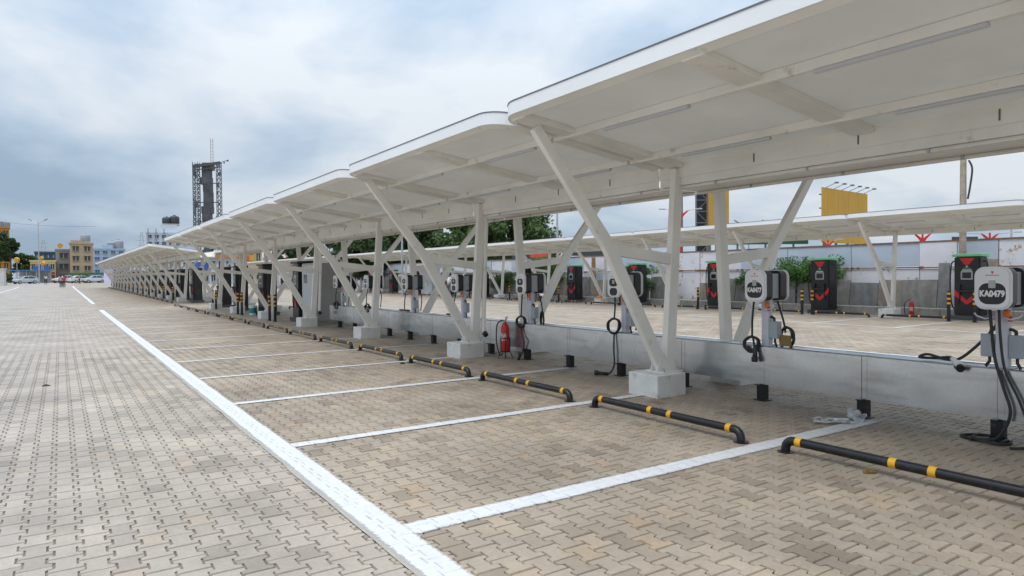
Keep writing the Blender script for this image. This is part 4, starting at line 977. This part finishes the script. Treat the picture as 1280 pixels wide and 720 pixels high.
def guy(label, loc, rz, shirt, trousers, h=1.68, stride=.12, arm=.15, group='people'):
    t = thing('person', label, 'person', loc, rz, group); s = h/1.7
    def skin(name, verts, edges, rad, m, root=0):
        me = bpy.data.meshes.new(name); me.from_pydata([Vector(v)*s for v in verts], edges, []); o = bpy.data.objects.new(name, me); C.objects.link(o)
        md = o.modifiers.new('skin', 'SKIN'); lay = me.skin_vertices[0].data
        for i, r in enumerate(rad): lay[i].radius = (r[0]*s, r[1]*s) if isinstance(r, tuple) else (r*s, r*s)
        lay[root].use_root = True; o.modifiers.new('sub', 'SUBSURF').levels = 1
        dg = bpy.context.evaluated_depsgraph_get(); dg.update(); nm = bpy.data.meshes.new_from_object(o.evaluated_get(dg)); bpy.data.objects.remove(o)
        nm.materials.clear(); nm.materials.append(m)
        for p in nm.polygons: p.use_smooth = True
        q = bpy.data.objects.new(name, nm); C.objects.link(q); q.parent = t; return q
    st = stride
    V = [(0, 0, .95), (0, 0, 1.15), (0, 0, 1.38), (0, 0, 1.50), (.01, 0, 1.62), (.0, 0, 1.70),
         (0, .18, 1.40), (.03, .25, 1.13), (arm, .24, .88), (0, -.18, 1.40), (-.03, -.25, 1.13), (.02, -.25, .87),
         (0, .09, .90), (st*.6, .10, .50), (st, .10, .08), (st+.15, .11, .03), (0, -.09, .90), (-st*.4, -.10, .50), (-st, -.10, .08), (-st+.15, -.11, .03)]
    Ed = [(0, 1), (1, 2), (2, 3), (3, 4), (4, 5), (2, 6), (6, 7), (7, 8), (2, 9), (9, 10), (10, 11), (0, 12), (12, 13), (13, 14), (14, 15), (0, 16), (16, 17), (17, 18), (18, 19)]
    rad = [.13, .12, .13, .05, .09, .07, .06, .04, .03, .06, .04, .03, .085, .06, .04, .035, .085, .06, .04, .035]
    skin('body', V, Ed, rad, mat('skin_tone', (.22, .12, .075), .6))
    sv = [(0, 0, .90), (0, 0, 1.15), (0, 0, 1.36), (0, 0, 1.45), (0, .19, 1.40), (.02, .245, 1.16), (0, -.19, 1.40), (-.02, -.245, 1.16)]
    skin('shirt', sv, [(0, 1), (1, 2), (2, 3), (2, 4), (4, 5), (2, 6), (6, 7)], [(.14, .17), (.14, .16), (.15, .17), .07, .075, .06, .075, .06], shirt)
    tv = [(0, 0, .97), (0, .09, .90), (st*.6, .10, .50), (st, .10, .10), (0, -.09, .90), (-st*.4, -.10, .50), (-st, -.10, .10)]
    skin('trousers', tv, [(0, 1), (1, 2), (2, 3), (0, 4), (4, 5), (5, 6)], [.14, .10, .078, .06, .10, .078, .06], trousers)
    b = MB(); b.lathe([(.085, 0), (.105, .05), (.09, .11), (.04, .14)], (-.015*s, 0, 1.63*s), 10); b.build('hair', mat('black_hair', (.015, .012, .01), .7), t, smooth=True)
    return t
shirt_w = mat('shirt_white', (.62, .62, .6), .8); shirt_r = mat('shirt_red', (.4, .03, .05), .8); shirt_p = mat('shirt_pink', (.55, .35, .37), .8); shirt_y = mat('shirt_yellow', (.5, .35, .05), .8); shirt_n = mat('shirt_navy', (.03, .04, .07), .8)
tr_k = mat('trousers_dark', (.03, .03, .035), .85); tr_g = mat('trousers_grey', (.12, .12, .13), .85)
p = ground_at(561.5, 46); guy('person in white shirt and dark trousers standing by the far fast chargers', p, R(20), shirt_w, tr_g, 1.72, .1)
p = ground_at(552.5, 46.5); guy('person in dark clothes beside the one in a white shirt', p, R(200), shirt_n, tr_k, 1.7, .08)
p = ground_at(76, 96); guy('person in pink shirt walking left of the one in red across the yard', p, R(-90), shirt_p, tr_k, 1.68, .22)
p = ground_at(79.8, 96); guy('person in red shirt walking across the yard', p, R(-90), shirt_r, tr_k, 1.70, .25)
p = ground_at(57, 122); guy('person in white shirt near the lamp pole and red shutters', p, R(-60), shirt_w, tr_k, 1.7, .1)
p = ground_at(99, 126); guy('person in yellow top in front of the parked white cars', p, R(0), shirt_y, tr_k, 1.65, .1)

# ------------------------------------------------------------------ parked cars
def make_car():
    t = thing('parked_car', 'car', 'car'); L = 4.2; hw = .84
    side = [(-2.1, .35), (-2.08, .62), (-1.95, .86), (-1.0, 1.0), (-.35, 1.44), (.85, 1.50), (1.55, 1.30), (1.95, .98), (2.1, .80), (2.1, .35)]
    b = MB(); v = []; n = len(side)
    for k, (yy, sh) in enumerate(((-hw, .0), (-hw*.96, 1), (hw*.96, 1), (hw, .0))):
        for x, z in side:
            tz = max(0, z-.95); y_ = yy*(1-.28*tz) if abs(yy) else 0; v.append((x, y_, z if sh else .35+(z-.35)*.97))
    f = []
    for k in range(3):
        for i in range(n): f.append((k*n+i, k*n+(i+1) % n, (k+1)*n+(i+1) % n, (k+1)*n+i))
    f += [tuple(range(n)), tuple(3*n+i for i in range(n-1, -1, -1))]; b.add(v, f)
    body = b.build('body', None, t, bevel=.03, smooth=True)
    for s in (-1, 1):
        yy = lambda z: s*(hw*(1-.28*max(0, z-.95))+.004)
        for pts in (((-.82, 1.02), (-.32, 1.38), (.22, 1.40), (.22, 1.02)), ((.30, 1.02), (.30, 1.40), (.86, 1.41), (1.40, 1.22), (1.50, 1.04))):
            b = MB(); q = [(x, yy(z), z) for x, z in pts]; q2 = [(x, yy(z)-s*.03, z) for x, z in pts]; m_ = len(pts)
            b.add(q+q2, [tuple(range(m_)), tuple(range(2*m_-1, m_-1, -1))]+[(i, (i+1) % m_, m_+(i+1) % m_, m_+i) for i in range(m_)]); b.build('side_window', glass, t)
        for x in (-1.3, 1.28):
            b = MB(); b.tube([(x, s*.64, .32), (x, s*.86, .32)], .32, 18); wh = b.build('wheel', rubber, t)
            b = MB(); b.tube([(x, s*.86, .32), (x, s*.872, .32)], .20, 14); b.build('rim', steel, wh)
        b = MB(); b.box((-2.02, s*.6, .74), (.12, .34, .13)); b.build('headlight', screen_rim, t, bevel=.03)
        b = MB(); b.box((2.03, s*.66, .86), (.12, .22, .2)); b.build('tail_light', red, t, bevel=.02)
        b = MB(); b.box((-.72, s*.93, 1.03), (.12, .14, .1)); b.build('mirror', None, t, bevel=.02)
    b = MB(); b.add([(-.98, -.62, 1.02), (-.98, .62, 1.02), (-.40, .56, 1.41), (-.40, -.56, 1.41)], [(0, 1, 2, 3)]); v_ = b; b.v = [(x-.02, y, z+.012) for x, y, z in b.v]; b.build('windscreen', glass, t)
    b = MB(); b.add([(1.56, -.56, 1.30), (1.56, .56, 1.30), (1.93, .62, 1.0), (1.93, -.62, 1.0)], [(0, 1, 2, 3)]); b.v = [(x+.02, y, z+.012) for x, y, z in b.v]; b.build('rear_window', glass, t)
    b = MB(); b.box((-2.08, 0, .45), (.1, 1.5, .16)); b.build('bumper', black, t, bevel=.02)
    return t
car_col = [mat('car_silver', (.45, .47, .5), .25, metal=.4, var=.03, coat=.5), mat('car_white', (.5, .51, .52), .25, var=.03, coat=.5)]
car = make_car(); first = True
for u, dp, rz, ci, lab in ((31, 128, 30, 0, 'silver hatchback parked below the blue shed roof'), (80, 138, 28, 1, 'white car partly behind the walkers in pink and red'), (101, 136, 205, 1, 'white car parked behind the person in yellow'), (117, 137, 20, 1, 'white car next to the lavender hoarding panel')):
    o = place(car, not first, ground_at(u, dp), R(rz), lab, 'cars parked at the far end of the yard'); first = False
    for ch in o.children:
        if ch.name.startswith(('body', 'mirror')):
            ch.data = ch.data.copy(); ch.data.materials.clear(); ch.data.materials.append(car_col[ci])

# ------------------------------------------------------------------ far buildings on the left
def building(label, u0, u1, vtop, depth, m, floors, cols, dz=7.0, win=None, side=None, extra=None, name='building', group='far buildings'):
    a = ground_at(u0, depth); c = ground_at(u1, depth); w = (Vector((c.x, c.y))-Vector((a.x, a.y))).length; dr = Vector(((a.x+c.x)/2, (a.y+c.y)/2)); ang = -math.atan2(dr.x, dr.y); cdir = Vector((math.cos(ang), math.sin(ang))); w *= abs(cdir.dot(Vector((c.x-a.x, c.y-a.y)).normalized())); a = Vector((dr.x-cdir.x*w/2, dr.y-cdir.y*w/2, a.z))
    zb = min(a.z, c.z)-.3; h = W((u0+u1)/2, vtop, depth).z-zb
    t = thing(name, label, 'building', (a.x, a.y, zb), ang, group)
    b = MB(); b.box((w/2, dz/2, h/2), (w, dz, h)); b.build('wall', m, t)
    b = MB(); b.box((w/2, dz/2, h+.15), (w+.3, dz+.3, .35)); b.build('roof_parapet', m, t)
    fh = h/floors; wm = win or glass
    for i in range(floors):
        for j in range(cols):
            x = w*(j+.5)/cols; z = fh*(i+.52); ww = min(1.5, w/cols*.5); hh = min(1.5, fh*.45)
            b = MB(); b.box((x, -.02, z), (ww, .12, hh)); wn = b.build('window', wm, t)
            b = MB(); b.box((x, -.10, z-hh/2-.06), (ww+.2, .22, .10)); b.build('sill', m, wn)
            b = MB(); b.box((x, -.2, z+hh/2+.1), (ww+.3, .5, .08)); b.build('sun_shade', m, wn)
            b = MB(); b.box((x, -.085, z), (.06, .02, hh)); b.build('mullion', letter_w, wn)
    return t, w, h
def roof_tank(t, x, y, z, r, h, m, name='water_tank'):
    b = MB(); b.lathe([(r*.96, 0), (r, h*.1), (r, h*.75), (r*.8, h*.9), (r*.25, h), (r*.25, h*1.06)], (x, y, z+.5), 14); tk = b.build(name, m, t, smooth=True)
    b = MB(); b.box((x, y, z+.25), (r*1.9, r*1.9, .5)); b.build('tank_stand', concrete, tk)
ochre = mat('ochre_render', (.40, .31, .20), .85, var=.1, scale=.6); orange_w = mat('orange_render', (.40, .19, .03), .85, var=.08, scale=.6); grey_r = mat('grey_render', (.27, .25, .25), .9, var=.1, scale=.5); cream = mat('cream_render', (.55, .45, .24), .85, var=.08, scale=.5)
blue_r = mat('pale_blue_render', (.36, .44, .54), .8, var=.08, scale=.5); white_b = mat('pale_apartment_render', (.52, .57, .64), .8, var=.08, scale=.4); teal_b = mat('slate_blue_wall', (.05, .09, .12), .7, var=.1)
tank_k = mat('black_tank', (.03, .03, .035), .5); tank_g = mat('grey_tank', (.25, .27, .3), .5); tank_y = mat('yellow_tank', (.6, .29, .015), .5, var=.2, scale=2)
t, w, h = building('ochre block at the left edge above the trees', -16, 13, 285, 172, orange_w, 5, 3); roof_tank(t, w*.55, 3, h, 1.2, 1.7, tank_g); roof_tank(t, w*.85, 3, h, 1.0, 1.5, tank_g)
t, w, h = building('low cream shop with red ground floor shutters behind the lamp pole', 38, 70, 327, 150, cream, 2, 4)
for j in range(4):
    b = MB(); b.box((w*(j+.5)/4, -.12, 1.4), (w/4-.35, .1, 2.2)); b.build('shutter', mat('red_brown_shutter', (.22, .05, .04), .6), t)
b = MB(); b.box((w*.45, -.3, 3.35), (w*.7, .15, .9)); b.build('shop_sign', bl_bd, t)
t, w, h = building('dark slate blue block behind the cream shop', 44, 71, 316, 175, teal_b, 4, 4, win=mat('blue_glass', (.08, .16, .22), .15))
t, w, h = building('grey rendered house left of the ochre house', 70, 90, 313, 155, grey_r, 3, 1)
b = MB(); b.lathe([(.05, 0), (.05, 1.4)], (w*.3, 1, h), 6); b.build('sign_pole', steel, t)
b = MB(); b.tube([(w*.3, .9, h+1.1), (w*.3, 1.15, h+1.1)], .55, 18); b.build('round_yellow_sign', tank_y, t)
t, w, h = building('tall ochre house with small windows and roof tank', 88, 117, 305, 152, ochre, 4, 2); roof_tank(t, w*.68, 3, h+.3, 1.0, 1.6, tank_g)
b = MB(); b.box((w*.3, 3, h+.4), (2.2, 2.5, 1.0)); b.build('stair_head', ochre, t)
t, w, h = building('blue-grey office block with roof tanks beyond the far canopy', 117, 157, 312, 190, blue_r, 5, 4, win=mat('blue_glass', (.08, .16, .22), .15)); roof_tank(t, w*.6, 3, h, 1.3, 2.0, tank_g); roof_tank(t, w*.8, 3, h, 1.3, 2.4, tank_g)
b = MB(); b.box((w*.45, 3, h+.6), (w*.35, 4, 1.4)); b.build('stair_head', blue_r, t)
t, w, h = building('pale blue apartment block with black roof tanks left of the lattice tower', 184, 245, 292, 175, white_b, 7, 7)
roof_tank(t, w*.42, 3, h+2.2, 1.1, 1.8, tank_k); roof_tank(t, w*.58, 3, h+2.2, 1.2, 2.2, tank_k); b = MB(); b.box((w*.46, 4, h+1.1), (w*.34, 6, 2.4)); b.build('stair_head', white_b, t)
for x in (.04, .2, .36):
    b = MB(); b.tube([(w*x, -.3, h*.3), (w*x, -.3, h+1.2)], .12, 6); b.build('drain_pipe', tank_g, t)
t, w, h = building('yellow shop with signboards glimpsed under the near canopy', 300, 328, 311, 130, cream, 2, 3)
b = MB(); b.box((w*.4, -.2, h*.75), (w*.5, .15, 1.2)); b.build('shop_sign', mat('ochre_sign', (.6, .35, .04), .6), t)
b = MB(); b.box((w*.35, -.35, h*.75), (w*.12, .1, .9)); b.build('red_mark', r_bd, t)
t, w, h = building('low orange-roofed shop left of the yellow shop', 262, 300, 322, 125, white_b, 2, 4)
b = MB(); b.prism([(-.4, h), (w+.4, h), (w-.8, h+1.0), (.8, h+1.0)], lambda x, z, k: (x, k, z), -.6, 6); b.build('orange_roof', mat('orange_roof', (.5, .18, .05), .7), t)
t, w, h = building('dark blue shop front under the canopies left of the orange roof', 236, 262, 324, 128, white_b, 2, 3)
b = MB(); b.box((w/2, -.3, h*.72), (w*.8, .2, 1.3)); b.build('shop_sign', bl_bd, t)
t, w, h = building('pale low building behind the far wall canopies', 330, 420, 324, 140, white_b, 2, 8)
roof_tank(t, w*.4, 2, h, 1.4, 2.6, tank_y, 'yellow_water_tank')
def yellow_round(label, u, v, depth, r):
    p = ground_at(u, depth); z = W(u, v, depth).z-p.z; t = thing('round_sign', label, 'sign', p, -YAW, 'round yellow signs')
    b = MB(); b.tube([(0, 0, 0), (0, 0, z)], .07, 7); b.build('sign_pole', steel, t)
    b = MB(); b.tube([(0, -.25, z), (0, -.12, z), (0, .12, z), (0, .25, z)], [r*.8, r, r, r*.8], 18); b.build('yellow_disc', tank_y, t, smooth=True)
    b = MB(); b.tube([(0, -.28, z), (0, -.252, z)], r*.4, 12); b.build('disc_centre', orange, t)
yellow_round('yellow round sign left of the lamp pole among the trees', 21.5, 325, 140, .55)
yellow_round('yellow round sign right of the lamp pole, lower of two', 54.5, 330, 140, .5)
yellow_round('yellow round sign right of the lamp pole, upper of two', 52.5, 323, 142, .42)
def shed():
    p = ground_at(8, 136); t = thing('shed', 'open shed with flat blue roof behind the silver hatchback', 'shed', p, -YAW)
    b = MB(); b.box((3.3, 1.5, 2.55), (6.8, 4.5, .14)); b.build('roof', mat('blue_roof', (.05, .16, .36), .5), t, bevel=.02)
    for x in (.2, 2.3, 4.4, 6.4):
        b = MB(); b.tube([(x, -.5, 0), (x, -.5, 2.5)], .06, 6); b.build('post', steel, t)
    b = MB(); b.box((3.3, 3.5, 1.2), (6.6, .1, 2.4)); b.build('back_screen', mat('pale_screen', (.4, .42, .4), .8, var=.3), t)
shed()
def gate_wall():
    p = ground_at(-1, 112); t = thing('gate_pillar', 'pale concrete gate wall end at the left edge', 'wall', p, -YAW); h = 2.7
    b = MB(); b.box((-1.2, .2, h/2), (4.0, .5, h)); b.build('wall_body', mat('pale_wall', (.5, .5, .48), .85, var=.12), t); b = MB(); b.box((-1.2, .2, h+.06), (4.2, .65, .12)); b.build('coping', concrete_w, t)
    p = ground_at(8, 118); bush_t = tree('leafy shrub beside the gate wall at the left edge', p, 2.2, .9, 1.9, leaf_m, 44, 16, 120, .16, 'trees at the left edge', .05)
gate_wall()
def panel(label, u0, u1, v0, depth, m):
    a = ground_at(u0, depth); w = (u1-u0)*depth/FPX; h = W(u0, v0, depth).z-a.z; t = thing('site_hoarding', label, 'hoarding', a, -YAW)
    n = max(1, int(w/1.2))
    for i in range(n):
        b = MB(); b.box((w*(i+.5)/n, 0, h/2), (w/n-.015, .05, h)); b.build('panel', m, t)
    b = MB()
    for i in range(n+1): b.box((w*i/n, .08, h/2), (.08, .08, h))
    b.build('stakes', steel, t)
panel('lavender white hoarding panel at the end of the far canopy block', 130, 141, 337, 118, mat('lavender_sheet', (.58, .58, .72), .6, var=.05))
panel('green mesh fence behind the parked white cars', 84, 130, 341, 146, mat('green_mesh', (.05, .12, .06), .8, var=.4, scale=1.5))
panel('blue-green hoarding right of the green mesh fence', 112, 131, 343, 141, mat('bluegreen_sheet', (.10, .22, .26), .6, var=.5, scale=1.0))
def tower():
    dp = 205; a = ground_at(243, dp); w = 34*dp/FPX; h = W(259, 205, dp).z-a.z
    t = thing('lattice_tower', 'tall dark steel lattice tower wrapped round a grey core, mast on top', 'tower', a, -YAW)
    dark = mat('tower_steel', (.06, .065, .075), .6, var=.2, scale=1); n = 13
    for cx in (0, w):
        b = MB(); leg = 1.5 if cx == 0 else 1.1
        cs = [(cx+(0 if cx == 0 else -leg), 0), (cx+(leg if cx == 0 else 0), 0), (cx+(leg if cx == 0 else 0), leg), (cx+(0 if cx == 0 else -leg), leg)]
        for x, y in cs: b.box((x, y, h/2), (.15, .15, h+(1.2 if cx == 0 else 0)))
        for i in range(n*2):
            z = h*i/(n*2); z2 = h*(i+1)/(n*2)
            for k in range(4):
                p, q = cs[k], cs[(k+1) % 4]; b.beam((*p, z), (*q, z2), .11, .11); (b.beam((*q, z), (*p, z2), .11, .11) if cx == 0 else None)
        b.build('lattice_leg', dark, t)
    for i in range(1, 7):
        z = h*i/6.02; b = MB(); b.box((w/2, .5, z), (w-1.5, .25, .25)); b.build('cross_girder', dark, t)
    b = MB()
    g = random.Random(5)
    for z0 in np.arange(0, h-1.5, 2.2): b.box((w*.43+g.uniform(-.3, .3), 2.2, z0+1.1), (2.5+g.uniform(-.5, .5), 2.4, 2.17))
    b.build('core_cladding', mat('tower_core', (.085, .09, .10), .7, var=.35, scale=.35), t)
    for i in range(46):                       # ragged cladding left on the legs
        lx = g.choice((.75, .75, w*.62, w-.6)); b = MB(); hh = g.uniform(.6, 2.4); b.box((lx+g.uniform(-.6, .6), -.15+g.uniform(-.1, .1), g.uniform(2, h-2)), (g.uniform(.25, .8), .06, hh)); b.build('torn_cladding', dark, t)
    b = MB(); b.beam((0, .3, h-.8), (w, .3, h+.3), .6, .8); b.beam((0, 1.4, h-.8), (w, 1.4, h+.3), .3, .3)
    for i in range(10):
        x = w*i/10; b.beam((x, .3, h-1.6), (x+w/10, .3, h+.3*(i+1)/10), .12, .12)
    b.beam((0, .3, h-1.9), (w, .3, h-1.0), .25, .25); b.build('top_gantry', dark, t)
    mz = W(266, 173, dp).z-a.z; mx = (266-243)*dp/FPX
    b = MB()
    for s in (-.35, .35): b.tube([(mx+s, .8, h-1), (mx+s, .8, mz)], .09, 6)
    for i in range(8): b.box((mx, .8, h+(mz-h)*i/8), (.7, .1, .12))
    b.build('mast', mat('mast_red', (.42, .32, .32), .6), t)
    b = MB(); b.tube([(w, .3, h+.3), (w+2.2, .3, h+1.0)], .08, 6); b.box((w+1.2, .3, h+.3), (.3, .3, .5)); b.box((w+2.3, .3, h+.9), (.4, .3, .5)); b.build('lamp_outrigger', dark, t)
tower()
def pylon(label, u, vtop, depth):
    a = ground_at(u, depth); h = W(u, vtop, depth).z-a.z; t = thing('pylon', label, 'pylon', a, -YAW, 'far pylons'); b = MB(); wb, wt = 2.6, .5; n = 9
    for i in range(n):
        z, z2 = h*i/n, h*(i+1)/n; w1 = wb+(wt-wb)*i/n; w2 = wb+(wt-wb)*(i+1)/n
        for s in (-1, 1): b.beam((s*w1, 0, z), (s*w2, 0, z2), .18, .18); b.beam((s*w1, 0, z), (-s*w2, 0, z2), .12, .12)
    b.build('lattice', steel, t)
    for k, z in enumerate((.70, .80, .90)):
        b = MB(); b.beam((-4+k, 0, h*z), (4-k, 0, h*z), .18, .18); b.build('cross_arm', steel, t)
pylon('thin lattice pylon behind the slate blue block', 55, 300, 330); pylon('thin lattice pylon left of the pale apartment block', 178, 290, 360)
b = MB(); pts = []
for i in range(25):
    f = i/24; q = W(-10+130*f, 276+7*f+2.5*math.sin(math.pi*f), 150); pts.append(q)
b.tube(pts, .03, 4); tag(b.build('overhead_wire', dark_trim), 'thin overhead wire crossing the sky above the left buildings', 'wire')

# ------------------------------------------------------------------ small things along the wall
def helmet():
    t = thing('safety_helmet', 'orange safety helmet left on a wall canopy footing', 'helmet', (23.72, 27.2, .285))
    b = MB(); b.lathe([(.145, 0), (.14, .05), (.115, .11), (.06, .15), (.01, .16)], (0, 0, .012), 16); b.build('shell', orange, t, smooth=True)
    b = MB(); b.lathe([(.15, 0), (.185, .0), (.185, .014), (.14, .03)], (-.02, 0, .002), 16); b.build('brim', orange, t, smooth=True)
helmet()
def scooter():
    t = thing('scooter', 'small pale scooter parked by the wall left of the rusty pole', 'scooter', (23.2, 31.4, 0), R(75))
    for x in (-.6, .62):
        b = MB(); b.tube([(x, -.05, .24), (x, .05, .24)], .24, 16); wh = b.build('wheel', rubber, t); b = MB(); b.tube([(x, -.055, .24), (x, .055, .24)], .12, 12); b.build('rim', steel, wh)
    b = MB(); b.prism([(.85, .45), (.3, .32), (-.2, .30), (-.35, .35), (-.2, .40), (.2, .42), (.28, .72), (.9, .74)], lambda x, z, k: (x, k, z), -.14, .14); b.build('body', plastic_w, t, bevel=.03)
    b = MB(); b.prism([(.25, .73), (.92, .75), (.9, .83), (.3, .80)], lambda x, z, k: (x, k, z), -.12, .12); b.build('seat', rubber, t, bevel=.03)
    b = MB(); b.tube([(-.6, 0, .24), (-.42, 0, .95)], .04, 8); b.build('fork', steel, t)
    b = MB(); b.prism([(-.52, .35), (-.36, .35), (-.30, .95), (-.46, .98)], lambda x, z, k: (x, k, z), -.16, .16); b.build('leg_shield', plastic_w, t, bevel=.02)
    b = MB(); b.tube([(-.36, -.34, 1.02), (-.44, 0, .98), (-.36, .34, 1.02)], .02, 8); b.build('handlebar', rubber, t)
    b = MB(); b.tube([(-.5, 0, .93), (-.58, 0, .93)], .08, 12); b.build('headlight', screen_rim, t)
scooter()
